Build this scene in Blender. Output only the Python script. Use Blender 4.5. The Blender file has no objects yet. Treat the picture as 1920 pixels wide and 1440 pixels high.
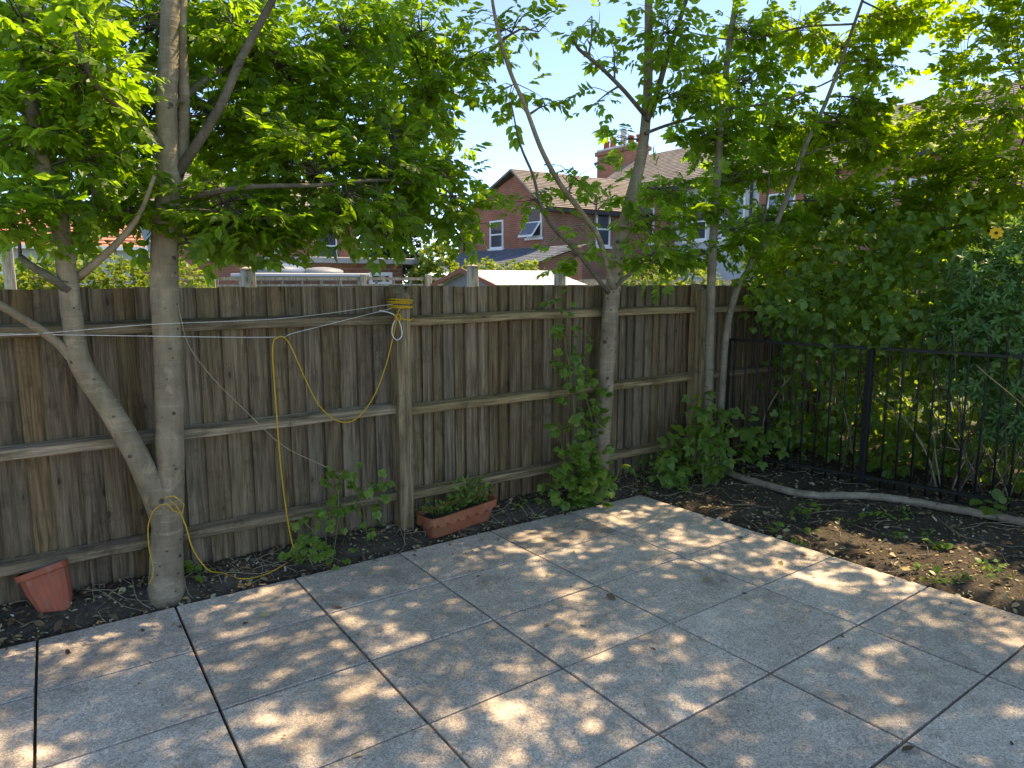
import bpy, math, random
import numpy as np
from mathutils import Vector, Matrix

# ------------------------------------------------------------------ camera, sky, sun, exposure
scene = bpy.context.scene
COL = scene.collection
F_PX, YAW, PITCH = 1323.2, math.radians(34.545), math.radians(-8.364)
CAM = np.array([-3.997, -4.024, 1.728])
cam_data = bpy.data.cameras.new('camera')
cam_data.sensor_width = 36.0
cam_data.lens = 36.0 * F_PX / 1920.0
cam_data.clip_start, cam_data.clip_end = 0.05, 1000.0
cam = bpy.data.objects.new('camera', cam_data)
COL.objects.link(cam)
VIEW = np.array([math.sin(YAW) * math.cos(PITCH), math.cos(YAW) * math.cos(PITCH), math.sin(PITCH)])
RIGHT = np.array([math.cos(YAW), -math.sin(YAW), 0.0])
UP = np.cross(RIGHT, VIEW)
cam.matrix_world = Matrix([[RIGHT[i], UP[i], -VIEW[i], CAM[i]] for i in range(3)] + [[0, 0, 0, 1]])
scene.camera = cam

SUN_AZ, SUN_EL = math.radians(94.0), math.radians(57.0)      # azimuth clockwise from +y
world = bpy.data.worlds.new('World')
scene.world = world
world.use_nodes = True
wn = world.node_tree
sky = wn.nodes.new('ShaderNodeTexSky')
sky.sky_type = 'NISHITA'
sky.sun_disc = False
sky.sun_elevation = SUN_EL
sky.sun_rotation = SUN_AZ
sky.air_density = 1.0
sky.dust_density = 0.0
sky.ozone_density = 10.0
sky.altitude = 6000.0
wn.links.new(sky.outputs[0], wn.nodes['Background'].inputs[0])
wn.nodes['Background'].inputs[1].default_value = 0.15

sun_data = bpy.data.lights.new('sun', 'SUN')
sun_data.energy = 2.0
sun_data.angle = math.radians(0.53)
sun_data.color = (1.0, 0.995, 0.985)
sun = bpy.data.objects.new('sun', sun_data)
COL.objects.link(sun)
SUN_DIR = Vector((math.sin(SUN_AZ) * math.cos(SUN_EL), math.cos(SUN_AZ) * math.cos(SUN_EL), math.sin(SUN_EL)))
sun.rotation_euler = SUN_DIR.to_track_quat('Z', 'Y').to_euler()
sun.location = (20, -3, 30)

scene.view_settings.view_transform = 'Standard'
scene.view_settings.look = 'None'
scene.view_settings.gamma = 1.0
scene.view_settings.use_curve_mapping = False
scene.view_settings.exposure = 2.2
scene.view_settings.use_white_balance = True          # camera balanced for shade
scene.view_settings.white_balance_temperature = 12200.0
scene.view_settings.white_balance_tint = 10.0
scene.render.engine = 'CYCLES'
scene.cycles.max_bounces = 6
scene.cycles.diffuse_bounces = 4
scene.cycles.transmission_bounces = 5
scene.cycles.transparent_max_bounces = 8
scene.cycles.caustics_reflective = False
scene.cycles.caustics_refractive = False
scene.cycles.use_denoising = True

rng = np.random.RandomState(7)
random.seed(7)

# ------------------------------------------------------------------ helpers
def ray(x, y):
    return VIEW + RIGHT * (x - 960) / F_PX + UP * (720 - y) / F_PX
def at_y(x, y, Y):
    r = ray(x, y); return CAM + r * (Y - CAM[1]) / r[1]
def at_x(x, y, X):
    r = ray(x, y); return CAM + r * (X - CAM[0]) / r[0]
def at_z(x, y, Z=0.0):
    r = ray(x, y); return CAM + r * (Z - CAM[2]) / r[2]
def at_d(x, y, D):
    return CAM + ray(x, y) * D
def project(P):
    D = np.asarray(P, float) - CAM
    z = D @ VIEW
    zz = np.where(np.abs(z) < 1e-6, 1e-6, z)
    return 960 + F_PX * (D @ RIGHT) / zz, 720 - F_PX * (D @ UP) / zz, z

def new_mesh(name, verts, faces, smooth=False):
    me = bpy.data.meshes.new(name)
    me.from_pydata([tuple(map(float, v)) for v in verts], [], [tuple(map(int, f)) for f in faces])
    if smooth:
        me.polygons.foreach_set('use_smooth', [True] * len(me.polygons))
    me.update()
    return me
def tri_mesh(name, verts, tris, smooth=False):
    me = bpy.data.meshes.new(name)
    verts = np.ascontiguousarray(verts, np.float32); tris = np.ascontiguousarray(tris, np.int32)
    me.vertices.add(len(verts)); me.vertices.foreach_set('co', verts.ravel())
    me.loops.add(tris.size); me.loops.foreach_set('vertex_index', tris.ravel())
    me.polygons.add(len(tris))
    me.polygons.foreach_set('loop_start', np.arange(0, tris.size, 3, dtype=np.int32))
    me.polygons.foreach_set('loop_total', np.full(len(tris), 3, np.int32))
    if smooth:
        me.polygons.foreach_set('use_smooth', np.ones(len(tris), bool))
    me.update(); me.validate()
    return me
def link(name, me, mat=None, parent=None, loc=None):
    o = bpy.data.objects.new(name, me)
    if mat is not None and me is not None and len(me.materials) == 0:
        me.materials.append(mat)
    COL.objects.link(o)
    if loc is not None: o.location = tuple(map(float, loc))
    if parent is not None: o.parent = parent
    return o
def empty(name, loc=(0, 0, 0)):
    o = bpy.data.objects.new(name, None)
    o.empty_display_size = 0.1
    o.location = tuple(map(float, loc))
    COL.objects.link(o)
    return o
def tag(o, label=None, cat=None, group=None, kind=None):
    if label: o['label'] = label
    if cat: o['category'] = cat
    if group: o['group'] = group
    if kind: o['kind'] = kind
    return o
def part(name, verts, faces, mat, parent, smooth=False):
    """mesh in world coordinates, hung under an unrotated empty"""
    off = np.array(parent.location) if parent is not None else np.zeros(3)
    if parent is not None and parent.parent is not None:
        off = off + np.array(parent.parent.location)
    return link(name, new_mesh(name, np.asarray(verts, float) - off, faces, smooth), mat, parent)

def box(a, b):
    (x0, y0, z0), (x1, y1, z1) = a, b
    v = [(x0,y0,z0),(x1,y0,z0),(x1,y1,z0),(x0,y1,z0),(x0,y0,z1),(x1,y0,z1),(x1,y1,z1),(x0,y1,z1)]
    f = [(0,3,2,1),(4,5,6,7),(0,1,5,4),(1,2,6,5),(2,3,7,6),(3,0,4,7)]
    return v, f
def join(*vf):
    V, Fs, n = [], [], 0
    for v, f in vf:
        V += [tuple(p) for p in v]; Fs += [tuple(i + n for i in q) for q in f]; n += len(v)
    return V, Fs
def bevel_box(a, b, c):
    """box with chamfered edges"""
    import bmesh
    bm = bmesh.new()
    v, f = box(a, b)
    vs = [bm.verts.new(p) for p in v]
    for q in f: bm.faces.new([vs[i] for i in q])
    bmesh.ops.bevel(bm, geom=bm.edges[:], offset=c, segments=1, affect='EDGES', profile=0.5)
    bm.verts.index_update()
    V = [tuple(p.co) for p in bm.verts]; Fs = [tuple(p.index for p in q.verts) for q in bm.faces]
    bm.free()
    return V, Fs
def spline(pts, rad=None, step=0.06):
    """Catmull-Rom through the points"""
    P = np.asarray(pts, float)
    R = np.asarray(rad if rad is not None else np.ones(len(P)), float)
    if len(P) < 2: return P, R
    Q = np.vstack([2 * P[0] - P[1], P, 2 * P[-1] - P[-2]])
    out, ro = [], []
    for i in range(len(P) - 1):
        p0, p1, p2, p3 = Q[i:i + 4]
        n = max(1, int(np.linalg.norm(p2 - p1) / step))
        for k in range(n):
            t = k / n
            out.append(0.5 * ((2 * p1) + (-p0 + p2) * t + (2 * p0 - 5 * p1 + 4 * p2 - p3) * t * t + (-p0 + 3 * p1 - 3 * p2 + p3) * t ** 3))
            ro.append(R[i] * (1 - t) + R[i + 1] * t)
    out.append(P[-1]); ro.append(R[-1])
    return np.array(out), np.array(ro)
def tube(P, R, sides=6, rough=0.0):
    P = np.asarray(P, float); n = len(P)
    T = np.gradient(P, axis=0); T /= np.linalg.norm(T, axis=1)[:, None] + 1e-9
    ref = np.array([0.3, 0.9, 0.2]); V = []
    a = np.linspace(0, 2 * math.pi, sides, endpoint=False)
    u = np.cross(T[0], ref); u /= np.linalg.norm(u)
    for i in range(n):
        u = u - T[i] * (u @ T[i]); u /= np.linalg.norm(u) + 1e-9
        w = np.cross(T[i], u)
        rr = R[i] * (1 + (rng.uniform(-rough, rough, sides) if rough else 0))
        V.append(P[i] + (np.cos(a) * rr)[:, None] * u + (np.sin(a) * rr)[:, None] * w)
    V = np.vstack(V)
    Fs = []
    for i in range(n - 1):
        for k in range(sides):
            k2 = (k + 1) % sides
            Fs.append((i * sides + k, i * sides + k2, (i + 1) * sides + k2, (i + 1) * sides + k))
    Fs.append(tuple(range(sides))[::-1]); Fs.append(tuple((n - 1) * sides + k for k in range(sides)))
    return V, Fs

# ------------------------------------------------------------------ materials
class Mat:
    def __init__(s, name, rough=0.7, spec=0.3):
        s.m = bpy.data.materials.new(name); s.m.use_nodes = True
        s.nt = s.m.node_tree; s.n = s.nt.nodes; s.b = s.n['Principled BSDF']
        s.b.inputs['Roughness'].default_value = rough
        s.b.inputs['Specular IOR Level'].default_value = spec
    def node(s, t, **kw):
        n = s.n.new(t)
        for k, v in kw.items():
            if k in n.inputs: n.inputs[k].default_value = v
            else: setattr(n, k, v)
        return n
    def l(s, a, b): s.nt.links.new(a, b)
    def coord(s, scale=(1, 1, 1), which='Object', rand=True):
        tc = s.node('ShaderNodeTexCoord'); mp = s.node('ShaderNodeMapping')
        mp.inputs['Scale'].default_value = scale
        if rand:
            oi = s.node('ShaderNodeObjectInfo'); mu = s.node('ShaderNodeMath', operation='MULTIPLY'); mu.inputs[1].default_value = 57.0
            s.l(oi.outputs['Random'], mu.inputs[0])
            cb = s.node('ShaderNodeCombineXYZ')
            s.l(mu.outputs[0], cb.inputs[0]); s.l(mu.outputs[0], cb.inputs[1]); s.l(mu.outputs[0], cb.inputs[2])
            ad = s.node('ShaderNodeVectorMath', operation='ADD')
            s.l(tc.outputs[which], ad.inputs[0]); s.l(cb.outputs[0], ad.inputs[1]); s.l(ad.outputs[0], mp.inputs[0])
        else:
            s.l(tc.outputs[which], mp.inputs[0])
        return mp.outputs[0]
    def noise(s, vec, scale=5, detail=6, rough=0.6, dist=0.0):
        n = s.node('ShaderNodeTexNoise')
        n.inputs['Scale'].default_value = scale; n.inputs['Detail'].default_value = detail
        n.inputs['Roughness'].default_value = rough; n.inputs['Distortion'].default_value = dist
        s.l(vec, n.inputs['Vector']); return n.outputs['Fac']
    def voronoi(s, vec, scale=5, feature='F1', rnd=1.0):
        n = s.node('ShaderNodeTexVoronoi'); n.feature = feature
        n.inputs['Scale'].default_value = scale; n.inputs['Randomness'].default_value = rnd
        s.l(vec, n.inputs['Vector']); return n
    def ramp(s, fac, stops):
        n = s.node('ShaderNodeValToRGB'); e = n.color_ramp.elements
        while len(e) < len(stops): e.new(0.5)
        for el, (p, c) in zip(e, stops):
            el.position = p; el.color = (c[0], c[1], c[2], 1) if hasattr(c, '__len__') else (c, c, c, 1)
        s.l(fac, n.inputs[0]); return n.outputs[0]
    def mix(s, fac, a, b, mode='MIX'):
        n = s.node('ShaderNodeMix', data_type='RGBA', blend_type=mode)
        for sock, v in ((n.inputs[0], fac), (n.inputs[6], a), (n.inputs[7], b)):
            if hasattr(v, 'is_output'): s.l(v, sock)
            elif hasattr(v, '__len__'): sock.default_value = (*v[:3], 1)
            else: sock.default_value = v
        return n.outputs[2]
    def math(s, op, a, b=0.0):
        n = s.node('ShaderNodeMath', operation=op)
        for sock, v in ((n.inputs[0], a), (n.inputs[1], b)):
            if hasattr(v, 'is_output'): s.l(v, sock)
            else: sock.default_value = v
        return n.outputs[0]
    def bump(s, h, strength=0.3, dist=0.01):
        n = s.node('ShaderNodeBump'); n.inputs['Strength'].default_value = strength; n.inputs['Distance'].default_value = dist
        s.l(h, n.inputs['Height']); s.l(n.outputs[0], s.b.inputs['Normal']); return n
    def color(s, c):
        if hasattr(c, 'is_output'): s.l(c, s.b.inputs['Base Color'])
        else: s.b.inputs['Base Color'].default_value = (*c[:3], 1)
    def rand(s):
        return s.node('ShaderNodeObjectInfo').outputs['Random']

def plain(name, c, rough=0.6, var=0.15, scale=12, bump=0.0, spec=0.3, metal=0.0):
    m = Mat(name, rough, spec); m.b.inputs['Metallic'].default_value = metal
    f = m.noise(m.coord(), scale, 6)
    m.color(m.mix(f, tuple(x * (1 - var) for x in c), tuple(min(1, x * (1 + var)) for x in c)))
    if bump: m.bump(f, bump, 0.005)
    return m.m

def wood_mat(name, dark, light, axis=2, algae=0.35, seed=0.0):
    m = Mat(name, 0.85, 0.15)
    sc = [26.0, 26.0, 26.0]; sc[axis] = 1.3
    g = m.noise(m.coord(tuple(sc)), 1.6, 9, 0.68, 0.7)
    sc2 = [60.0, 60.0, 60.0]; sc2[axis] = 2.2
    fine = m.noise(m.coord(tuple(sc2)), 2.0, 5, 0.7, 0.3)
    c = m.ramp(g, [(0.33, tuple(x * .7 for x in dark)), (0.5, tuple((a + b) / 2 for a, b in zip(dark, light))), (0.68, tuple(x * 1.15 for x in light))])
    c = m.mix(0.8, c, m.ramp(fine, [(0.3, 0.5), (0.5, 0.97), (0.7, 1.3)]), 'MULTIPLY')
    sk = [9.5, 9.5, 9.5]; sk[axis] = 3.6
    vo = m.voronoi(m.coord(tuple(sk)), 1.0)
    c = m.mix(m.ramp(vo.outputs['Distance'], [(0.05, 0.85), (0.085, 0.5), (0.12, 0.0)]), c, tuple(x * 0.35 for x in dark))
    ring = m.ramp(vo.outputs['Distance'], [(0.10, 0.0), (0.15, 0.4), (0.2, 0.0), (0.25, .2), (0.3, 0)])
    c = m.mix(ring, c, tuple(x * 0.6 for x in dark))
    patch = m.noise(m.coord((3, 3, 1.4), rand=True), 1.4, 4)
    c = m.mix(m.ramp(patch, [(0.45, 0.0), (0.7, algae)]), c, (0.10, 0.092, 0.052))
    blot = m.noise(m.coord((7, 7, 7)), 1.0, 5, 0.7)
    c = m.mix(m.ramp(blot, [(0.55, 0.0), (0.72, 0.6)]), c, tuple(x * 0.55 for x in dark))
    tone = m.math('ADD', m.math('MULTIPLY', m.rand(), 0.42), 0.76)
    c = m.mix(1.0, c, m.node('ShaderNodeCombineColor').outputs[0], 'MULTIPLY') if False else c
    v = m.node('ShaderNodeHueSaturation'); m.l(c, v.inputs['Color']); m.l(tone, v.inputs['Value'])
    wn_ = m.node('ShaderNodeTexWhiteNoise', noise_dimensions='1D'); m.l(m.rand(), wn_.inputs['W'])
    m.l(m.math('ADD', m.math('MULTIPLY', wn_.outputs['Value'], 0.3), 0.86), v.inputs['Saturation'])
    m.color(v.outputs[0])
    m.bump(m.math('ADD', g, m.math('MULTIPLY', fine, 0.6)), 0.55, 0.006)
    return m.m

def leaf_mat(name, c_dark, c_light, trans, tfac=0.45, rough=0.42, yellow=0.0):
    m = Mat(name, rough, 0.35)
    geo = m.node('ShaderNodeNewGeometry')
    r = m.math('FRACT', m.math('ADD', geo.outputs['Random Per Island'], m.math('MULTIPLY', m.rand(), 3.7)))
    pn = m.noise(m.coord((1, 1, 1), rand=False, which='Object'), 2.2, 3)
    f = m.math('ADD', m.math('MULTIPLY', r, 0.7), m.math('MULTIPLY', pn, 0.3))
    c = m.ramp(f, [(0.1, c_dark), (0.85, c_light)] + ([(0.995, (0.26, 0.27, 0.04))] if yellow else []))
    fine = m.noise(m.coord((1, 1, 1), rand=False), 60, 3)
    c = m.mix(0.35, c, m.ramp(fine, [(0.3, 0.6), (0.7, 1.3)]), 'MULTIPLY')
    m.color(c)
    tr = m.node('ShaderNodeBsdfTranslucent')
    tc = m.mix(f, tuple(x * 0.72 for x in trans), trans)
    m.l(tc, tr.inputs['Color'])
    mx = m.node('ShaderNodeMixShader'); mx.inputs[0].default_value = tfac
    out = m.n['Material Output']
    m.l(m.b.outputs[0], mx.inputs[1]); m.l(tr.outputs[0], mx.inputs[2]); m.l(mx.outputs[0], out.inputs['Surface'])
    return m.m

M = {}
M['board'] = wood_mat('weathered_boards', (0.098, 0.066, 0.038), (0.265, 0.184, 0.113))
M['rail'] = wood_mat('weathered_rails', (0.095, 0.063, 0.034), (0.34, 0.245, 0.148), axis=0, algae=0.2)
M['post'] = wood_mat('weathered_post', (0.115, 0.077, 0.042), (0.345, 0.248, 0.145), algae=0.15)
M['pale_wood'] = wood_mat('pale_far_wood', (0.30, 0.25, 0.19), (0.55, 0.47, 0.37), algae=0.05)
M['leaf'] = leaf_mat('tree_leaf', (0.035, 0.085, 0.012), (0.11, 0.19, 0.025), (0.41, 0.68, 0.05), 0.6, 0.4, yellow=1)
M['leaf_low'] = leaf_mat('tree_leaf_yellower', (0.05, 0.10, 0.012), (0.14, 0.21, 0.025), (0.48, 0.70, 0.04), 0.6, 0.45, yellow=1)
M['bramble'] = leaf_mat('bramble_leaf', (0.065, 0.14, 0.035), (0.15, 0.26, 0.06), (0.50, 0.68, 0.06), 0.52, 0.38)
M['rosette'] = leaf_mat('rosette_leaf', (0.06, 0.16, 0.055), (0.14, 0.28, 0.10), (0.26, 0.48, 0.08), 0.4, 0.38)
M['weed'] = leaf_mat('weed_leaf', (0.075, 0.16, 0.025), (0.17, 0.28, 0.05), (0.36, 0.52, 0.05), 0.4, 0.45)
M['conifer'] = leaf_mat('dark_evergreen', (0.018, 0.04, 0.018), (0.05, 0.085, 0.04), (0.08, 0.14, 0.04), 0.2, 0.5)
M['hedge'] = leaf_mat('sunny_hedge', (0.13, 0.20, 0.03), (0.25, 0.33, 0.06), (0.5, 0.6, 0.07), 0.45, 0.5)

def bark_mat(name, a, b):
    m = Mat(name, 0.8, 0.2)
    n1 = m.noise(m.coord((1, 1, 1)), 5, 7, 0.62, 0.4)
    rings = m.noise(m.coord((2.2, 2.2, 34)), 1.0, 4, 0.55, 0.9)
    c = m.ramp(n1, [(0.3, a), (0.7, b)])
    c = m.mix(m.ramp(rings, [(0.60, 0.0), (0.66, 0.45), (0.72, 0.0)]), c, tuple(x * 1.35 for x in b))
    c = m.mix(m.ramp(rings, [(0.28, 0.5), (0.36, 0.0)]), c, tuple(x * 0.5 for x in a))
    vo = m.voronoi(m.coord((13, 13, 20)), 1.0)
    c = m.mix(m.ramp(vo.outputs['Distance'], [(0.08, 0.85), (0.16, 0.0)]), c, (0.05, 0.04, 0.03))
    gr = m.noise(m.coord((1, 1, 1)), 1.7, 3)
    c = m.mix(m.ramp(gr, [(0.5, 0.0), (0.75, 0.35)]), c, (0.20, 0.175, 0.10))
    li = m.noise(m.coord((1, 1, 1)), 9, 7, 0.7, 0.6)
    c = m.mix(m.ramp(li, [(0.56, 0.0), (0.64, 0.5)]), c, tuple(x * 1.25 for x in b))
    sc_ = m.noise(m.coord((26, 26, 3.0)), 1.0, 5, 0.7)
    c = m.mix(0.55, c, m.ramp(sc_, [(0.3, 0.55), (0.6, 1.1)]), 'MULTIPLY')
    m.color(c)
    m.bump(m.math('ADD', rings, m.math('ADD', m.math('MULTIPLY', n1, 0.8), m.math('MULTIPLY', sc_, 0.5))), 0.7, 0.01)
    return m.m
M['bark'] = bark_mat('smooth_grey_bark', (0.165, 0.122, 0.08), (0.325, 0.25, 0.168))
M['log'] = bark_mat('brown_grey_log', (0.17, 0.125, 0.09), (0.34, 0.26, 0.195))
M['bark_dark'] = bark_mat('sapling_bark', (0.13, 0.105, 0.075), (0.26, 0.215, 0.15))
M['twig'] = bark_mat('dark_twig_bark', (0.07, 0.055, 0.04), (0.16, 0.13, 0.095))
M['dry_stem'] = plain('dry_stem', (0.30, 0.23, 0.15), 0.8, 0.3)
M['green_stem'] = plain('green_stem', (0.12, 0.17, 0.05), 0.6, 0.25)

def slab_mat():
    m = Mat('washed_concrete', 0.82, 0.22)
    co = m.coord((1, 1, 1))
    big = m.noise(co, 1.6, 4, 0.6)
    mid = m.noise(co, 9, 6, 0.65)
    grit = m.noise(co, 70, 4, 0.75, 1.8)
    worm = m.noise(co, 34, 3, 0.55, 3.5)
    c = m.ramp(big, [(0.3, (0.56, 0.44, 0.35)), (0.7, (0.65, 0.53, 0.435))])
    c = m.mix(0.6, c, m.ramp(mid, [(0.28, 0.68), (0.72, 1.22)]), 'MULTIPLY')
    c = m.mix(0.75, c, m.ramp(grit, [(0.3, 0.45), (0.52, 0.98), (0.72, 1.5)]), 'MULTIPLY')
    c = m.mix(0.65, c, m.ramp(worm, [(0.38, 0.5), (0.5, 1.05), (0.62, 1.45)]), 'MULTIPLY')
    vo = m.voronoi(co, 30)
    c = m.mix(m.ramp(vo.outputs['Distance'], [(0.05, 0.7), (0.12, 0.0)]), c, (0.09, 0.08, 0.07))
    st = m.noise(m.coord((1, 1, 1)), 3.1, 7, 0.7, 0.8)
    c = m.mix(m.ramp(st, [(0.5, 0.0), (0.72, 0.6)]), c, (0.22, 0.175, 0.135))
    st2 = m.noise(m.coord((1, 1, 1)), 0.9, 5, 0.6, 0.5)
    c = m.mix(0.8, c, m.ramp(st2, [(0.32, 0.78), (0.7, 1.15)]), 'MULTIPLY')
    v = m.node('ShaderNodeHueSaturation'); m.l(c, v.inputs['Color'])
    m.l(m.math('ADD', m.math('MULTIPLY', m.rand(), 0.32), 0.84), v.inputs['Value'])
    m.color(v.outputs[0])
    m.bump(m.math('ADD', m.math('MULTIPLY', grit, 0.6), m.math('ADD', m.math('MULTIPLY', worm, 0.5), m.math('MULTIPLY', mid, 0.4))), 0.55, 0.006)
    return m.m
M['slab'] = slab_mat()
def soil_mat():
    m = Mat('dark_soil', 0.95, 0.1)
    co = m.coord((1, 1, 1), rand=False)
    n1 = m.noise(co, 3, 6); n2 = m.noise(co, 45, 6, 0.75)
    c = m.ramp(n1, [(0.3, (0.065, 0.051, 0.039)), (0.7, (0.12, 0.095, 0.074))])
    c = m.mix(0.8, c, m.ramp(n2, [(0.3, 0.4), (0.55, 1.0), (0.75, 2.2)]), 'MULTIPLY')
    m.color(c); m.bump(n2, 1.0, 0.02)
    return m.m
M['soil'] = soil_mat()
M['ground'] = plain('garden_ground', (0.07, 0.085, 0.035), 0.95, 0.4, 0.7)
M['mortar'] = plain('joint_dirt', (0.055, 0.045, 0.035), 0.95, 0.4, 20)
M['iron'] = plain('black_painted_iron', (0.011, 0.0105, 0.010), 0.55, 0.25, 30, 0.1, 0.3)
def rope_mat(name, a, b):
    m = Mat(name, 0.6, 0.3)
    w = m.noise(m.coord((1, 1, 1), rand=False), 180, 2)
    m.color(m.mix(m.ramp(w, [(0.35, 0.0), (0.65, 1.0)]), a, b)); m.bump(w, 0.5, 0.002)
    return m.m
M['yellow_rope'] = rope_mat('yellow_rope', (0.42, 0.22, 0.012), (0.62, 0.36, 0.03))
M['line'] = rope_mat('pale_line', (0.42, 0.42, 0.40), (0.70, 0.70, 0.66))
def terracotta(name, c):
    m = Mat(name, 0.55, 0.3)
    co = m.coord((1, 1, 1))
    n1 = m.noise(co, 7, 6); n2 = m.noise(m.coord((30, 30, 3)), 1.0, 4)
    cc = m.ramp(n1, [(0.3, tuple(x * 0.75 for x in c)), (0.7, tuple(x * 1.15 for x in c))])
    cc = m.mix(m.ramp(n2, [(0.55, 0.0), (0.75, 0.4)]), cc, (0.36, 0.22, 0.16))
    n3 = m.noise(co, 16, 7, 0.7); cc = m.mix(m.ramp(n3, [(0.5, 0.0), (0.68, 0.65)]), cc, (0.16, 0.11, 0.07))
    m.color(cc); m.bump(n1, 0.15, 0.004)
    return m.m
M['terracotta'] = terracotta('terracotta_plastic', (0.34, 0.095, 0.045))
M['pot_red'] = terracotta('faded_red_plastic', (0.37, 0.085, 0.045))
M['flower'] = plain('yellow_petals', (0.80, 0.42, 0.02), 0.6, 0.2)
M['flower_eye'] = plain('flower_eye', (0.06, 0.025, 0.01), 0.8)

def brick_mat(name, c1, c2, mortar, sc=1.0):
    m = Mat(name, 0.9, 0.15)
    tc = m.node('ShaderNodeTexCoord'); sp = m.node('ShaderNodeSeparateXYZ'); m.l(tc.outputs['Object'], sp.inputs[0])
    cb = m.node('ShaderNodeCombineXYZ'); m.l(m.math('ADD', sp.outputs[0], sp.outputs[1]), cb.inputs[0]); m.l(sp.outputs[2], cb.inputs[1])
    b = m.node('ShaderNodeTexBrick'); b.offset = 0.5
    b.inputs['Scale'].default_value = 1.0 * sc; b.inputs['Brick Width'].default_value = 0.225; b.inputs['Row Height'].default_value = 0.075
    b.inputs['Mortar Size'].default_value = 0.008; b.inputs['Mortar Smooth'].default_value = 0.2; b.inputs['Bias'].default_value = 0.0
    b.inputs['Color1'].default_value = (*c1, 1); b.inputs['Color2'].default_value = (*c2, 1); b.inputs['Mortar'].default_value = (*mortar, 1)
    m.l(cb.outputs[0], b.inputs['Vector'])
    n = m.noise(m.coord((1, 1, 1), rand=False), 1.1, 6, 0.7)
    c = m.mix(0.6, b.outputs['Color'], m.ramp(n, [(0.3, 0.55), (0.7, 1.25)]), 'MULTIPLY')
    m.color(c); m.bump(b.outputs['Fac'], -0.4, 0.01)
    return m.m
M['brick'] = brick_mat('red_brick', (0.46, 0.13, 0.075), (0.34, 0.10, 0.06), (0.34, 0.26, 0.21))
M['brick_b'] = brick_mat('brown_brick', (0.36, 0.14, 0.085), (0.27, 0.11, 0.075), (0.30, 0.24, 0.19))
def roof_mat(name, a, b):
    m = Mat(name, 0.85, 0.2)
    n = m.noise(m.coord((1, 1, 1), rand=False), 2.0, 7, 0.7)
    v = m.voronoi(m.coord((5.5, 5.5, 9), rand=False), 1.0)
    c = m.ramp(n, [(0.3, a), (0.7, b)])
    sp = m.node('ShaderNodeSeparateColor'); m.l(v.outputs['Color'], sp.inputs[0])
    c = m.mix(0.6, c, m.ramp(sp.outputs[0], [(0.0, 0.7), (1.0, 1.2)]), 'MULTIPLY')
    m.color(c); m.bump(n, 0.3, 0.01)
    return m.m
M['roof_brown'] = roof_mat('brown_roof_tiles', (0.17, 0.14, 0.122), (0.29, 0.245, 0.218))
M['roof_red'] = roof_mat('red_roof_tiles', (0.40, 0.16, 0.10), (0.55, 0.27, 0.19))
M['slate'] = roof_mat('blue_grey_slate', (0.09, 0.10, 0.125), (0.16, 0.175, 0.205))
M['white_paint'] = plain('white_paint', (0.78, 0.78, 0.76), 0.5, 0.06)
M['render_grey'] = plain('pale_render', (0.50, 0.51, 0.53), 0.85, 0.12, 1.5)
M['white_sheet'] = plain('white_roof_sheet', (0.52, 0.53, 0.55), 0.5, 0.12, 3)
M['lead'] = plain('dark_gutter', (0.03, 0.03, 0.035), 0.5)
M['glass'] = plain('window_glass', (0.05, 0.065, 0.085), 0.06, 0.2, 3, 0, 0.8)
M['clear'] = plain('dusty_glass', (0.30, 0.36, 0.38), 0.15, 0.2, 3, 0, 0.6)
M['tarp'] = plain('blue_grey_tarpaulin', (0.10, 0.14, 0.20), 0.5, 0.3)
M['grey_tarp'] = plain('pale_tarpaulin', (0.22, 0.23, 0.24), 0.5, 0.2)
M['litter'] = None

# ------------------------------------------------------------------ ground, soil, patio
v, f = box((-150, -60, -0.5), (250, 320, -0.12))
tag(link('ground', new_mesh('ground', v, f), M['ground']), kind='structure')

COEF = np.array([[0.0165, -0.0367], [0.7612, 0.0100], [-0.0239, 0.5282], [0.01319, 0.00091], [-0.00646, -0.00307], [0.00076, -0.0050]])
def node_xy(u, v):
    uu, vv = min(u, 6), min(v, 6)
    p = np.array([1, -uu, -vv, uu * uu, uu * vv, vv * vv]) @ COEF
    if u > 6:
        p = p + (u - 6) * (np.array([1, -6, -vv, 36, 6 * vv, vv * vv]) - np.array([1, -5, -vv, 25, 5 * vv, vv * vv])) @ COEF
    if v > 6:
        p = p + (v - 6) * (np.array([1, -uu, -6, uu * uu, uu * 6, 36]) - np.array([1, -uu, -5, uu * uu, uu * 5, 25])) @ COEF
    return p
NU, NV = 9, 9
back = np.array([node_xy(u, 0) for u in range(NU + 1)])[::-1]
side = np.array([node_xy(0, v) for v in range(NV + 1)])[::-1]
def y_back(x): return np.interp(x, back[:, 0], back[:, 1])
def x_side(y): return np.interp(y, side[:, 1], side[:, 0])

def vnoise(x, y, s, seed=0):
    """cheap smooth noise"""
    r = np.random.RandomState(seed); o = 0
    for k in range(7):
        a = r.uniform(0, 6.28); w = s * r.uniform(0.5, 2.2); p = r.uniform(0, 6.28)
        o = o + np.sin((x * math.cos(a) + y * math.sin(a)) * w + p) / 7
    return o
def soil_z(x, y):
    out = np.maximum(y - y_back(x), x - x_side(y))       # metres outside the patio edge
    t = np.clip(out / 0.12, 0, 1)
    h = -0.045 + t * 0.05 + np.clip(out, 0, 1.5) * 0.03 + np.clip((y - y_back(x)) * .3, 0, .07) * (x < 1.2)
    h = h + t * (0.014 * vnoise(x, y, 9, 1) + 0.008 * vnoise(x, y, 40, 2) + 0.008 * vnoise(x, y, 90, 3))
    return np.where(out < 0, -0.05, h)
xs = np.arange(-6.6, 5.2, 0.04); ys = np.arange(-4.8, 2.4, 0.04)
GX, GY = np.meshgrid(xs, ys)
GZ = soil_z(GX, GY)
nx, ny = len(xs), len(ys)
idx = np.arange(nx * ny).reshape(ny, nx)
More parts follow.
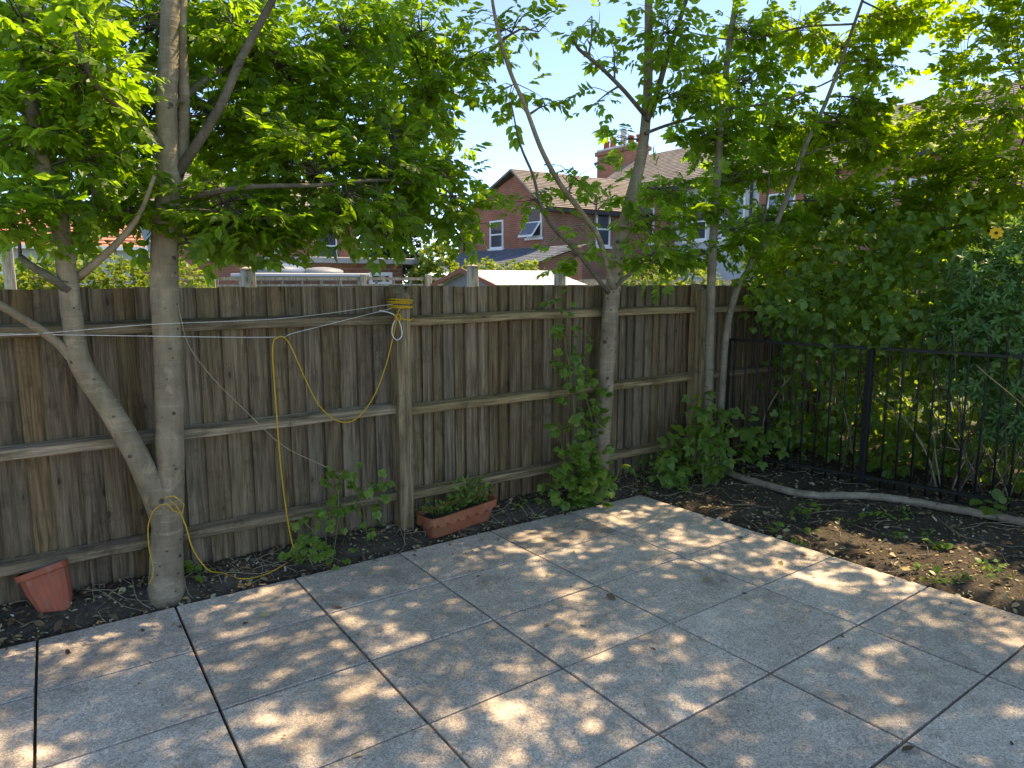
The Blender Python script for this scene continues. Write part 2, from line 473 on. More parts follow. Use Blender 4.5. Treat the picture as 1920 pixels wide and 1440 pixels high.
q = np.stack([idx[:-1, :-1], idx[:-1, 1:], idx[1:, 1:], idx[1:, :-1]], -1).reshape(-1, 4)
tris = np.vstack([q[:, [0, 1, 2]], q[:, [0, 2, 3]]])
tag(link('soil_bed', tri_mesh('soil_bed', np.stack([GX, GY, GZ], -1).reshape(-1, 3), tris, True), M['soil']), kind='structure')

patio = empty('patio', (0, 0, 0)); tag(patio, kind='structure')
corners = [node_xy(0, 0), node_xy(NU, 0), node_xy(NU, NV), node_xy(0, NV)]
pv = [(*c, -0.022) for c in corners] + [(*c, -0.08) for c in corners]
part('joint_bed', pv, [(3, 2, 1, 0), (0, 1, 5, 4), (1, 2, 6, 5), (2, 3, 7, 6), (3, 0, 4, 7)], M['mortar'], patio)
for u in range(NU):
    for v in range(NV):
        P = np.array([node_xy(u, v), node_xy(u + 1, v), node_xy(u + 1, v + 1), node_xy(u, v + 1)])
        c = P.mean(0); g = 0.0060
        def inset(P, d):
            out = []
            for k in range(4):
                a = P[k - 1] - P[k]; b = P[(k + 1) % 4] - P[k]
                out.append(P[k] + d * (a / np.linalg.norm(a) + b / np.linalg.norm(b)))
            return np.array(out)
        A, B = inset(P, g), inset(P, g + 0.0022)
        zt = rng.uniform(-0.002, 0.002); tl = rng.uniform(-0.002, 0.002, 4)
        V = [(*(p - c), -0.045) for p in A] + [(*(p - c), zt + t - 0.0025) for p, t in zip(A, tl)] + [(*(p - c), zt + t) for p, t in zip(B, tl)]
        Fs = [(8, 11, 10, 9)]
        for k in range(4):
            k2 = (k + 1) % 4
            Fs += [(k, k + 4, k2 + 4, k2), (k + 4, k + 8, k2 + 8, k2 + 4)]
        link('paving_slab', new_mesh('paving_slab', V, Fs), M['slab'], patio, (c[0], c[1], 0.0))

# ------------------------------------------------------------------ wooden fence
YF = 0.268
fence = empty('wooden_fence', (-2.0, YF, 0))
tag(fence, 'weathered brown close-board wooden fence with three horizontal rails behind the patio', 'fence')
FX = -2.0
x = -6.4
while x < 5.2:
    w = rng.uniform(0.090, 0.138) if x < -2 else rng.uniform(0.080, 0.118)
    zt = 1.685 + rng.uniform(-0.007, 0.006) + (0.004 if x < -2 else 0); zb = 0.0
    t0, t1 = 0.010, 0.021                                    # feather-edge: thin side tucks behind the next board
    dy = rng.uniform(-0.003, 0.003); lean = rng.uniform(-0.004, 0.004)
    g = 0.0008 if rng.rand() > 0.12 else 0.002
    V, Fs = [], []
    for k, z in enumerate(np.linspace(zb, zt, 5)):
        ox = lean * z; bow = rng.uniform(-0.0015, 0.0015)
        V += [(ox, dy - t1 + bow, z), (ox + w + .014, dy + .0035 + bow, z), (ox + w + .014, dy + .009 + bow, z), (ox, dy - .004 + bow, z)]
    for k in range(4):
        for j in range(4):
            j2 = (j + 1) % 4
            Fs.append((k * 4 + j, k * 4 + j2, k * 4 + 4 + j2, k * 4 + 4 + j))
    Fs += [(3, 2, 1, 0), (16, 17, 18, 19)]
    link('fence_board', new_mesh('fence_board', V, Fs), M['board'], fence, (x - FX, 0.0, 0))
    x += w
POSTS = [(-5.35, 0.1), (-2.035, 0.098), (0.845, 0.10), (3.6, 0.1)]
for (pxx, w) in POSTS:
    y0, y1 = YF - 0.135, YF - 0.026
    h0, h1 = 1.635, 1.70                                     # weathered sloping cap
    def postv(c):
        return [(pxx + c, y0 + c, -0.05), (pxx + w - c, y0 + c, -0.05), (pxx + w - c, y1 - c, -0.05), (pxx + c, y1 - c, -0.05),
                (pxx + c, y0 + c, h0), (pxx + w - c, y0 + c, h0), (pxx + w - c, y1 - c, h1), (pxx + c, y1 - c, h1)]
    import bmesh
    bm = bmesh.new(); vs = [bm.verts.new(p) for p in postv(0)]
    for qd in box((0, 0, 0), (1, 1, 1))[1]: bm.faces.new([vs[i] for i in qd])
    bmesh.ops.bevel(bm, geom=bm.edges[:], offset=0.006, segments=2, affect='EDGES', profile=0.6)
    me = bpy.data.meshes.new('post'); bm.to_mesh(me); bm.free()
    me.transform(Matrix.Translation((-FX - 0, -YF, 0)))
    link('post', me, M['post'], fence)
for (xa, xb) in ((-6.4, -5.35), (-5.25, -2.035), (-1.937, 0.845), (0.945, 3.6), (3.7, 5.2)):
    for zr in (1.492, 0.900, 0.312):
        dz0, dz1 = rng.uniform(-0.012, 0.012, 2)
        n = 14; V, Fs = [], []
        for k in range(n + 1):
            t = k / n; xx = xa + (xb - xa) * t
            z = zr + dz0 * (1 - t) + dz1 * t + 0.012 * math.sin(t * 3.14) * (1 if zr > 1 else -0.4) * 0.6 + rng.uniform(-.0015, .0015)
            yb = YF - 0.0225; yf = YF - 0.088 + rng.uniform(-.0015, .0015)
            V += [(xx, yb, z + 0.012), (xx, yf + .004, z - 0.001), (xx, yf, z - 0.006), (xx, yf, z - 0.050), (xx, yf + .005, z - 0.055), (xx, yb, z - 0.060)]
        for k in range(n):
            for j in range(6):
                j2 = (j + 1) % 6
                Fs.append((k * 6 + j, k * 6 + j2, k * 6 + 6 + j2, k * 6 + 6 + j))
        Fs += [tuple(range(6))[::-1], tuple(n * 6 + j for j in range(6))]
        part('rail', V, Fs, M['rail'], fence)

# ------------------------------------------------------------------ black metal fence
A0, A1 = np.array([1.32, 0.20]), np.array([2.22, -3.9])
DIR = (A1 - A0) / np.linalg.norm(A1 - A0); LEN = np.linalg.norm(A1 - A0)
mf = empty('metal_fence', (A0[0], A0[1], 0)); tag(mf, 'black iron railing with thin upright bars in front of the hedge', 'railing')
def mfp(s, z, off=0.0):
    p = A0 + DIR * s; n = np.array([-DIR[1], DIR[0]])
    p = p + n * off
    return np.array([p[0], p[1], z])
bar_me = None
s = 0.08; k = 0
while s < LEN:
    if abs(s - 1.235) > 0.05 and abs(s - 3.2) > 0.05:
        if bar_me is None:
            P = np.array([[0, 0, 0.06], [0, 0, 0.7], [0, 0, 1.32], [0, 0, 1.36]]); Vb, Fb = tube(P, [0.0075, 0.0075, 0.0075, 0.003], 8)
            bar_me = new_mesh('bar', Vb, Fb, True)
        b = link('bar', bar_me, M['iron'], mf, mfp(s, 0) - np.array([A0[0], A0[1], 0]))
        b.rotation_euler = (rng.uniform(-.006, .006), rng.uniform(-.006, .006), 0)
    s += 0.108
for z, hh in ((1.19, 0.011), (0.13, 0.011)):
    n2 = np.array([-DIR[1], DIR[0], 0]) * 0.019
    a, b = mfp(0, z), mfp(LEN, z); e = np.array([0, 0, hh])
    V = [a - n2 - e, a + n2 - e, a + n2 + e, a - n2 + e, b - n2 - e, b + n2 - e, b + n2 + e, b - n2 + e]
    part('rail', V, [(0, 1, 2, 3), (7, 6, 5, 4), (0, 4, 5, 1), (1, 5, 6, 2), (2, 6, 7, 3), (3, 7, 4, 0)], M['iron'], mf)
for s in (0.0, 1.235, 3.2):
    p = mfp(s, 0)
    V, Fs = bevel_box((p[0] - .024, p[1] - .024, -.05), (p[0] + .024, p[1] + .024, 1.20), .003)
    part('post', V, Fs, M['iron'], mf)

# ------------------------------------------------------------------ leaves
def leaflet(base, d, n, L, W, fold=0.18, droop=0.15, seg=3, shape=None):
    d = np.asarray(d, float); d /= np.linalg.norm(d); n = np.asarray(n, float); n = n - d * (n @ d); n /= np.linalg.norm(n); s = np.cross(d, n)
    prof = shape or [(0, 0.0), (0.28, 0.42), (0.62, 0.46), (1.0, 0.0)]
    V, Fs = [], []
    m = len(prof); idm, idl, idr = [], [], []
    for i, (t, w) in enumerate(prof):
        c = np.asarray(base) + d * L * t - n * L * droop * t * t
        V.append(c); idm.append(len(V) - 1)
        if w > 0:
            V.append(c + s * W * w + n * W * w * fold * 2); idl.append(len(V) - 1)
            V.append(c - s * W * w + n * W * w * fold * 2); idr.append(len(V) - 1)
        else:
            idl.append(None); idr.append(None)
    for i in range(m - 1):
        for side_, flip in ((idl, False), (idr, True)):
            a, b, c, e = idm[i], idm[i + 1], side_[i + 1], side_[i]
            poly = [x for x in (a, b, c, e) if x is not None]
            if flip: poly = poly[::-1]
            for k in range(1, len(poly) - 1): Fs.append((poly[0], poly[k], poly[k + 1]))
    return V, Fs
def compound(pairs=3, LL=0.46, WW=0.235, seed=0, spread=1.0):
    r = np.random.RandomState(seed); items = []
    z = np.array([0, 0, 1.0])
    V = [(-.008, 0, 0), (.008, 0, 0), (.004, .75, -.06), (-.004, .75, -.06)]
    items.append((V, [(0, 1, 2), (0, 2, 3)]))
    for k in range(pairs):
        t = 0.30 + 0.45 * k / max(1, pairs - 1)
        for sd in (-1, 1):
            ang = sd * (0.95 - 0.1 * k) * spread + r.uniform(-.15, .15)
            d = (math.sin(ang), math.cos(ang), r.uniform(-.35, .05))
            nn = z + r.uniform(-.35, .35, 3)
            items.append(leaflet((0, t, -0.06 * t), d, nn, LL * r.uniform(.8, 1.08), WW * r.uniform(.9, 1.1), .14, r.uniform(.05, .3)))
    items.append(leaflet((0, .75, -.05), (r.uniform(-.1, .1), 1, -.2), z + r.uniform(-.2, .2, 3), LL * 1.08, WW * 1.05, .14, .2))
    return join(*items)
def palmate(n=5, LL=0.8, WW=0.36, seed=0, narrow=False, tilt=-0.15):
    r = np.random.RandomState(seed); items = []
    items.append(([(-.01, -.5, .05), (.01, -.5, .05), (.006, 0, 0), (-.006, 0, 0)], [(0, 1, 2), (0, 2, 3)]))
    for k in range(n):
        a = (k - (n - 1) / 2) * (1.9 / max(1, n - 1) * 1.15) + r.uniform(-.1, .1)
        d = (math.sin(a), math.cos(a), tilt + r.uniform(-.15, .15))
        items.append(leaflet((0, 0, 0), d, np.array([0, 0, 1.]) + r.uniform(-.2, .2, 3), LL * (1 - .16 * abs(k - (n - 1) / 2)) * r.uniform(.9, 1.08), WW, .12, .18))
    return join(*items)
def roundleaf(seed=0):
    r = np.random.RandomState(seed)
    pr = [(0, 0.0), (0.06, .28), (.28, .50), (.55, .50), (.8, .30), (1.0, 0.0)]
    items = [([(-.012, -.45, .04), (.012, -.45, .04), (.008, 0, 0), (-.008, 0, 0)], [(0, 1, 2), (0, 2, 3)])]
    items.append(leaflet((0, 0, 0), (0, 1, 0), (0.05, 0, 1), 1.0, .95, .09, .16, shape=pr))
    return join(*items)
def trifoliate(seed=0):
    r = np.random.RandomState(seed); pr = [(0, 0.0), (0.12, .30), (.4, .50), (.7, .34), (1.0, 0.0)]
    items = [([(-.01, -.55, .02), (.01, -.55, .02), (.006, .1, 0), (-.006, .1, 0)], [(0, 1, 2), (0, 2, 3)])]
    for a, L in ((-1.05, .68), (0, .85), (1.05, .68)):
        items.append(leaflet((0, .02, 0), (math.sin(a), math.cos(a), -.12 + r.uniform(-.1, .1)), np.array([0, 0, 1.]) + r.uniform(-.2, .2, 3), L, .58, .1, .2, shape=pr))
    return join(*items)
def rosette(seed=0):
    r = np.random.RandomState(seed); items = []
    for k in range(8):
        a = k * 2.4 + r.uniform(-.2, .2); up = 0.15 + 0.09 * k
        items.append(leaflet((0, 0, k * .02), (math.cos(a), math.sin(a), up), (0, 0, 1), .85 - .05 * k, .24, .12, .3, shape=[(0, .12), (.45, .5), (.8, .36), (1, 0)]))
    return join(*items)
def single(seed=0):
    return join(leaflet((0, 0, 0), (0, 1, 0), (0, 0, 1), 1.0, .5, .14, .18))

PROTO = {
    'compound': [compound(3, seed=s) for s in range(3)] + [compound(2, .52, .27, seed=9), compound(4, .36, .19, seed=11), compound(3, .40, .25, seed=12, spread=1.2)],
    'palmate': [palmate(5, seed=s) for s in range(3)],
    'trifoliate': [trifoliate(s) for s in range(3)],
    'round': [roundleaf(s) for s in range(2)],
    'rosette': [rosette(s) for s in range(3)],
    'single': [single()],
    'lobed': [palmate(5, .62, .42, seed=s, tilt=-.05) for s in range(3)],
}
PROTO_ME = {}
def proto_mesh(kind, k, mat):
    key = (kind, k, mat.name)
    if key not in PROTO_ME:
        V, Fs = PROTO[kind][k]
        me = new_mesh(kind + '_leaf', V, Fs); me.materials.append(mat); PROTO_ME[key] = me
    return PROTO_ME[key]

def frames(D, N):
    D = D / (np.linalg.norm(D, axis=1)[:, None] + 1e-9)
    N = N - D * np.sum(N * D, 1)[:, None]; N /= np.linalg.norm(N, axis=1)[:, None] + 1e-9
    S = np.cross(D, N)
    return np.stack([S, D, N], -1)                          # columns side, dir, normal

def place_leaves(root, pos, D, N, size, kind, mat, n_obj=0, leaf_name='leaf', mass_name='crown', mass_label=None):
    """the leaves that show largest become objects, all others one mesh"""
    pos, D, N, size = map(np.asarray, (pos, D, N, size))
    if len(pos) == 0: return
    Fm = frames(D, N) * size[:, None, None]
    u, v, z = project(pos)
    inside = (z > 0.3) & (u > 5) & (u < 1915) & (v > 5) & (v < 1435)
    rank = np.where(inside, size / np.maximum(z, .1), -1)
    order = np.argsort(-rank)
    nk = len(PROTO[kind]); which = rng.randint(0, nk, len(pos))
    n_obj = min(n_obj, int(inside.sum()))
    single_ids = order[:n_obj]; rest = order[n_obj:]
    R0 = np.array(root.location)
    for i in single_ids:
        o = bpy.data.objects.new(leaf_name, proto_mesh(kind, which[i], mat))
        COL.objects.link(o); o.parent = root
        m = np.eye(4); m[:3, :3] = Fm[i]; m[:3, 3] = pos[i] - R0
        o.matrix_local = Matrix(m.tolist())
    if len(rest):
        VV, TT, n = [], [], 0
        for k in range(nk):
            ids = rest[which[rest] == k]
            if not len(ids): continue
            V, Fs = PROTO[kind][k]; V = np.array(V, float); Fs = np.array([t for t in Fs])
            W = np.einsum('nij,vj->nvi', Fm[ids], V) + pos[ids][:, None, :] - R0
            T = Fs[None] + (np.arange(len(ids)) * len(V))[:, None, None] + n
            VV.append(W.reshape(-1, 3)); TT.append(T.reshape(-1, 3)); n += len(ids) * len(V)
        o = link(mass_name, tri_mesh(mass_name, np.vstack(VV), np.vstack(TT)), mat, root)
        o['kind'] = 'stuff'

def unit(n):
    v = rng.normal(size=(n, 3)); return v / np.linalg.norm(v, axis=1)[:, None]

class Plant:
    """limbs, then clusters of leafy twigs that hang from the nearest limb"""
    def __init__(s, name, base, label, cat):
        s.root = empty(name, base); tag(s.root, label, cat)
        s.limb_pts, s.pos, s.D, s.N, s.S = [], [], [], [], []
        s.tw = []; s.dens = 1.0
    def limb(s, pts, rad, name='branch', mat='bark', sides=10, rough=0.0, step=0.05):
        P, R = spline(pts, rad, step)
        if rough:
            P = P + rng.normal(0, rough * 0.12, P.shape) * R[:, None]
        V, Fs = tube(P, R, sides, rough * 0.35)
        part(name, V, Fs, M[mat], s.root, True)
        s.limb_pts += [(p, r) for p, r in zip(P, R)]
        if name == 'trunk' or (R[0] > .05):
            for k in range(4, min(len(P) - 4, 60), 5):
                if P[k][2] > 3.0 or rng.rand() < .3: continue
                d = CAM - P[k]; d[2] = 0; d /= np.linalg.norm(d); a = rng.uniform(-1.3, 1.3)
                d = np.array([d[0] * math.cos(a) - d[1] * math.sin(a), d[0] * math.sin(a) + d[1] * math.cos(a), rng.uniform(-.1, .25)])
                r = R[k] * rng.uniform(.10, .2)
                V, Fs = tube([P[k] + d * R[k] * .85, P[k] + d * R[k] * .99, P[k] + d * (R[k] * 1.0 + r * .35), P[k] + d * (R[k] * .98)], [r * 1.7, r * 1.25, r * .8, r * .4], 9)
                part('knot', V, Fs, M['twig'], s.root, True)
    def nearest(s, q):
        L = np.array([p for p, r in s.limb_pts])
        d = np.linalg.norm(L - q, axis=1) + np.maximum(0, L[:, 2] - q[2] + 0.05) * 0.9
        return L[np.argmin(d)]
    def twig(s, a, b, r0=0.004, leaves=True, size=(.17, .25), gap=0.055, droop=0.25, sag=0.05):
        a, b = np.asarray(a), np.asarray(b); L = np.linalg.norm(b - a)
        m = (a + b) / 2 + rng.normal(0, 0.09, 3) * L + np.array([0, 0, sag * L])
        P, R = spline([a, m, b], [r0, r0 * .75, r0 * .35], max(.05, L / 7))
        s.tw.append((P, R))
        if not leaves: return
        n = max(2, int(L * 0.72 / gap)); ts = np.linspace(0.28, 1.0, n)
        ii = np.clip((ts * (len(P) - 1)).astype(int), 0, len(P) - 2)
        fr = ts * (len(P) - 1) - ii
        pos = P[ii] * (1 - fr)[:, None] + P[ii + 1] * fr[:, None]
        T = P[ii + 1] - P[ii]; T /= np.linalg.norm(T, axis=1)[:, None]
        sd = np.cross(T, np.array([0, 0, 1.])); sd /= np.linalg.norm(sd, axis=1)[:, None] + 1e-6
        sg = np.where(np.arange(n) % 2 == 0, 1.0, -1.0)[:, None]
        D = T * rng.uniform(.4, 1.0, (n, 1)) + sd * sg * rng.uniform(.5, 1.1, (n, 1)) + rng.normal(0, .25, (n, 3)); D[:, 2] -= droop * rng.uniform(.2, 1.6, n)
        D[-1] = T[-1] + rng.normal(0, .15, 3)
        N = np.array([0, 0, 1.]) + rng.normal(0, .5, (n, 3))
        s.pos.append(pos); s.D.append(D); s.N.append(N); s.S.append(rng.uniform(*size, n) * np.where(rng.rand(n) < .25, rng.uniform(.5, .8, n), 1.0))
    def cluster(s, c, rad, n, size=(.17, .25), length=(.25, .55), gap=.055, droop=.12, start=None, r_br=.009, visible_branch=True):
        c = np.asarray(c, float); rad = np.asarray(rad, float)
        a = s.nearest(c) if start is None else np.asarray(start)
        L = np.linalg.norm(c - a)
        mid = (a + c) / 2 + rng.normal(0, .06, 3) * L + np.array([0, 0, .06 * L])
        br, rr = spline([a, mid, c], [r_br, r_br * .75, r_br * .45], .07)
        if L > .1: s.tw.append((br, rr))
        for _ in range(int(round(n * s.dens))):
            q = c + unit(1)[0] * rng.uniform(0.2, 1) ** 0.5 * rad
            k = rng.randint(int(len(br) * .45), len(br)); p0 = br[k]
            d = q - p0; l = np.linalg.norm(d); want = rng.uniform(*length)
            if l > want:                                       # side branchlet first, leafy twig on its end
                p1 = q - d / l * want + rng.normal(0, .03, 3)
                s.tw.append(spline([p0, (p0 + p1) / 2 + rng.normal(0, .05, 3) * l + np.array([0, 0, .04 * l]), p1], [.0055, .005, .004], .08)); p0 = p1
            s.twig(p0, q, .0035, True, size, gap, droop)
    def finish(s, kind, mat, n_obj=300, twig_mat='twig', leaf_name='leaf'):
        if s.tw:
            VV, FF, n = [], [], 0
            for P, R in s.tw:
                if len(P) < 2: continue
                V, Fs = tube(P, R, 4)
                Fs = np.array([q for q in Fs]); VV.append(V)
                FF.append(np.vstack([Fs[:, [0, 1, 2]], Fs[:, [0, 2, 3]]]) + n); n += len(V)
            o = link('twigs', tri_mesh('twigs', np.vstack(VV) - np.array(s.root.location), np.vstack(FF), True), M[twig_mat], s.root)
            o['kind'] = 'stuff'
        if s.pos:
            place_leaves(s.root, np.vstack(s.pos), np.vstack(s.D), np.vstack(s.N), np.concatenate(s.S), kind, M[mat], n_obj, leaf_name)

# ------------------------------------------------------------------ tree with the forked trunk, left
def pxl(pts, Y):
    return [at_y(a, b, Y if np.isscalar(Y) else Y[i]) for i, (a, b) in enumerate(pts)]
def mscale(p): return (np.asarray(p) - CAM) @ VIEW / F_PX      # metres per photo pixel at p

YT = 0.10
b1 = at_y(312, 1100, YT); b1[2] = 0.0
t1 = Plant('tree', b1, 'forked tree with smooth pale grey trunk and yellow rope round its base', 'tree')
main = pxl([(312, 1125), (312, 1095), (313, 1020), (318, 900), (316, 700), (309, 560), (309, 450), (316, 340), (312, 220), (318, 60), (322, -120), (318, -330), (330, -560)], YT)
t1.limb(main, [.135, .094, .081, .074, .071, .069, .066, .060, .052, .046, .040, .030, .015], 'trunk', 'bark', 18, .07)
left = pxl([(312, 1010), (298, 950), (262, 865), (205, 765), (150, 680), (136, 600), (125, 505), (108, 400), (75, 290), (52, 150), (40, 0), (20, -200)], [YT, YT, YT - .02, YT - .03, YT - .04, YT - .05, YT - .06, YT - .06, YT - .05, YT, YT + .1, YT + .2])
t1.limb(left, [.055, .066, .060, .055, .051, .047, .044, .040, .036, .030, .023, .012], 'branch', 'bark', 14, .08)
t1.limb(pxl([(318, 365), (337, 310), (345, 200), (341, 60), (345, -150)], YT + .02), [.03, .034, .03, .026, .018], 'branch', 'bark', 10)
t1.limb(pxl([(330, 330), (350, 300), (410, 205), (450, 115), (490, 40), (540, -60), (600, -200)], [YT, YT - .05, YT - .15, YT - .22, YT - .3, YT - .4, YT - .5]), [.03, .027, .024, .021, .019, .015, .008], 'branch', 'twig', 9)
t1.limb(pxl([(150, 690), (105, 640), (55, 605), (0, 572), (-80, 520)], [YT - .03, YT - .07, YT - .12, YT - .18, YT - .25]), [.024, .022, .020, .018, .014], 'branch', 'bark', 10)
t1.limb(pxl([(130, 545), (95, 520), (60, 500), (38, 482)], YT - .08), [.026, .021, .018, .016], 'branch', 'twig', 10)
t1.limb(pxl([(146, 520), (180, 492), (225, 450), (262, 400), (290, 330)], [YT - .05, YT - .1, YT - .15, YT - .2, YT - .28]), [.022, .019, .016, .013, .008], 'branch', 'bark', 8)
t1.limb(pxl([(325, 380), (390, 362), (480, 350), (600, 347), (720, 338), (830, 352)], [YT, YT - .1, YT - .2, YT - .25, YT - .2, YT - .1]), [.02, .016, .013, .011, .009, .005], 'branch', 'twig', 8)
t1.limb(pxl([(322, 200), (420, 130), (560, 90), (700, 90), (820, 110)], [YT, YT + .2, YT + .5, YT + .7, YT + .8]), [.022, .018, .014, .010, .005], 'branch', 'twig', 8)
t1.limb(pxl([(318, 290), (260, 230), (180, 160), (140, 60)], [YT, YT - .15, YT - .3, YT - .4]), [.02, .016, .013, .008], 'branch', 'twig', 8)
t1.dens = 4.2
for (a, b, Y, rx, ry, rz, n) in [
    (60, 60, .2, .45, .5, .38, 11), (70, 240, .1, .42, .45, .32, 10), (70, 380, .0, .30, .35, .20, 6), (160, 130, -.05, .36, .45, .4, 11), (180, 300, .0, .3, .35, .3, 8),
    (235, 400, .1, .22, .25, .18, 5), (250, 60, .5, .4, .4, .38, 9), (260, 230, .6, .35, .35, .3, 8), (390, 20, .6, .4, .4, .3, 8), (450, 60, .3, .45, .45, .35, 12), (450, 230, .4, .42, .45, .33, 12),
    (430, 400, .0, .42, .4, .22, 10), (395, 455, .1, .24, .2, .16, 6), (500, 440, .1, .32, .3, .18, 8), (540, 150, .5, .5, .5, .38, 13), (560, 310, .2, .5, .5, .3, 13),
    (640, 60, .6, .5, .5, .35, 12), (640, 400, .0, .42, .4, .2, 9), (680, 210, .5, .5, .5, .35, 13), (720, 330, .1, .45, .4, .28, 12), (720, 420, -.1, .35, .3, .17, 6),
    (790, 60, .8, .45, .5, .3, 10), (810, 180, .7, .38, .4, .3, 10), (810, 320, .3, .35, .4, .26, 9), (860, 400, .0, .30, .3, .16, 7), (880, 110, .8, .3, .4, .25, 7),
    (30, 425, -.05, .22, .25, .12, 4), (120, 440, .3, .2, .2, .08, 3), (740, 130, 1.6, .6, .5, .5, 12), (560, 220, 1.5, .6, .5, .5, 10), (420, 330, 1.2, .5, .5, .35, 8), (150, 230, 1.0, .6, .5, .5, 10), (780, 300, 1.4, .45, .5, .35, 9)]:
    t1.cluster(at_y(a, b, Y), (rx, ry, rz), n, size=(.095, .175), gap=.040)
# the crown goes on above the picture
t1.dens = 1.0
for c, r, n in [((-3.6, .3, 4.1), (1.0, .8, .5), 20), ((-2.7, .5, 4.2), (1.0, .9, .5), 16)]:
    t1.cluster(c, r, n, length=(.35, .7), size=(.11, .19), gap=.045)
t1.finish('compound', 'leaf', 300)

# ------------------------------------------------------------------ tree in the middle
b2 = at_y(1126, 915, 0.11); b2[2] = 0.0
t2 = Plant('tree', b2, 'slim grey-barked middle tree with a climbing plant at its foot', 'tree')
t2.limb(pxl([(1120, 945), (1124, 890), (1135, 720), (1147, 560), (1158, 480), (1180, 385), (1203, 290), (1214, 180), (1216, 60), (1217, -60), (1225, -300), (1240, -600)], .11),
        [.082, .073, .068, .064, .057, .049, .042, .036, .032, .029, .022, .012], 'trunk', 'bark', 16, .09)
t2.limb(pxl([(1150, 540), (1138, 500), (1122, 445), (1088, 395), (1050, 345), (1015, 280), (985, 200), (955, 130), (930, 40), (915, -60), (890, -250)], [.05, .03, .0, -.04, -.08, -.1, -.1, -.1, -.08, -.05, 0]),
        [.026, .023, .021, .0195, .018, .0165, .0145, .013, .011, .009, .005], 'branch', 'bark', 10)
t2.limb(pxl([(1140, 548), (1115, 515), (1075, 465), (1035, 425), (1012, 380), (1000, 330), (975, 270), (958, 190)], [.02, -.05, -.1, -.15, -.15, -.12, -.1, -.1]), [.018, .016, .014, .012, .011, .0095, .008, .004], 'branch', 'twig', 8)
t2.limb(pxl([(1213, 225), (1228, 190), (1250, 110), (1272, 45), (1295, -30), (1330, -160)], [.06, .05, .03, 0, -.02, -.05]), [.027, .024, .021, .019, .016, .009], 'branch', 'twig', 9)
t2.limb(pxl([(1208, 215), (1170, 170), (1125, 125), (1085, 92), (1074, 76)], [.05, .02, -.02, -.05, -.06]), [.018, .016, .014, .012, .009], 'branch', 'twig', 8)
t2.limb(pxl([(1152, 540), (1195, 500), (1240, 465), (1290, 440)], [.05, .0, -.05, -.1]), [.016, .012, .009, .005], 'branch', 'twig', 8)
t2.limb(pxl([(1210, 250), (1260, 232), (1360, 205), (1460, 190), (1560, 150), (1640, 100)], [.06, .05, 0, -.05, -.1, -.1]), [.014, .012, .011, .010, .008, .005], 'branch', 'twig', 8)
for (a, b, Y, rx, ry, rz, n) in [
    (960, 60, .0, .28, .3, .25, 5), (960, 160, .1, .26, .3, .2, 4), (1020, 190, .0, .15, .2, .12, 2), (1010, 60, -.1, .12, .2, .1, 2),
    (1110, 30, .0, .22, .3, .14, 3), (1150, 90, .1, .2, .3, .18, 4), (1120, 190, .1, .2, .25, .12, 3), (1170, 260, .3, .2, .25, .15, 3), (1250, 60, -.05, .3, .3, .3, 8), (1280, 180, -.1, .3, .3, .25, 8),
    (1000, 375, -.05, .22, .25, .12, 5), (1070, 330, .0, .2, .25, .14, 4), (1120, 370, .1, .22, .25, .12, 4), (1080, 480, -.05, .22, .2, .13, 5), (1090, 430, .0, .15, .2, .1, 2), (1215, 420, .0, .3, .3, .18, 7),
    (1225, 490, .0, .32, .3, .14, 7), (1260, 350, .1, .3, .3, .2, 7), (1380, 250, .0, .35, .35, .25, 7), (1480, 200, .0, .35, .35, .22, 7)]:
    t2.dens = 3.0 if a > 1200 else 1.5
    t2.cluster(at_y(a, b, Y), (rx, ry, rz), n, size=(.12, .205), gap=.045)
t2.dens = 3.3
for c, r, n in [((-.3, 0, 5.2), (1.2, 1.2, .7), 30), ((.6, -.9, 5.0), (1.1, 1.1, .6), 26), ((-.9, -1.2, 5.3), (1.1, 1.0, .6), 24), ((.2, -2.0, 5.6), (1.1, 1.0, .6), 24), ((1.1, .2, 5.6), (1, 1, .6), 18)]:
    t2.cluster(c, r, n, length=(.35, .7), size=(.11, .19), gap=.045)
t2.finish('compound', 'leaf', 300)

# ------------------------------------------------------------------ two slender trees at the corner
b3 = at_y(1326, 890, 0.0); b3[2] = 0.0
t3 = Plant('tree', b3, 'slender straight sapling right beside the fence corner post', 'tree')
t3.limb(pxl([(1324, 905), (1326, 800), (1330, 660), (1334, 520), (1340, 400), (1348, 290), (1356, 180), (1368, 80), (1382, -20), (1400, -250), (1420, -500)], 0.0),
        [.044, .041, .038, .036, .033, .030, .028, .025, .022, .015, .008], 'trunk', 'bark_dark', 12, .08)
t3.dens = 3.6
for (a, b, Y, rx, ry, rz, n) in [
    (1310, 130, .1, .3, .3, .25, 7), (1400, 60, .0, .35, .35, .22, 8), (1330, 260, .1, .35, .3, .25, 9), (1410, 160, .1, .35, .35, .25, 9), (1400, 330, .1, .35, .35, .25, 9),
    (1310, 390, .1, .32, .3, .22, 8), (1400, 440, .0, .3, .3, .22, 8), (1300, 470, .2, .3, .25, .15, 6), (1460, 420, .1, .3, .3, .22, 7), (1440, 250, .3, .3, .3, .2, 7), (1370, 330, .4, .3, .3, .18, 6), (1500, 290, .5, .3, .3, .2, 7)]:
    t3.cluster(at_y(a, b, Y), (rx, ry, rz), n, size=(.12, .205), gap=.045)
t3.dens = 2.7
for c, r, n in [((1.6, -.4, 5.2), (1.1, 1.1, .7), 26), ((1.5, -1.7, 5.0), (1.1, 1.0, .6), 24)]:
    t3.cluster(c, r, n, length=(.35, .7), size=(.11, .19), gap=.045)
t3.finish('compound', 'leaf', 230)
b4 = at_y(1350, 885, -0.02); b4[2] = 0.0
t4 = Plant('tree', b4, 'thin leaning sapling that bends away to the right over the railing', 'tree')
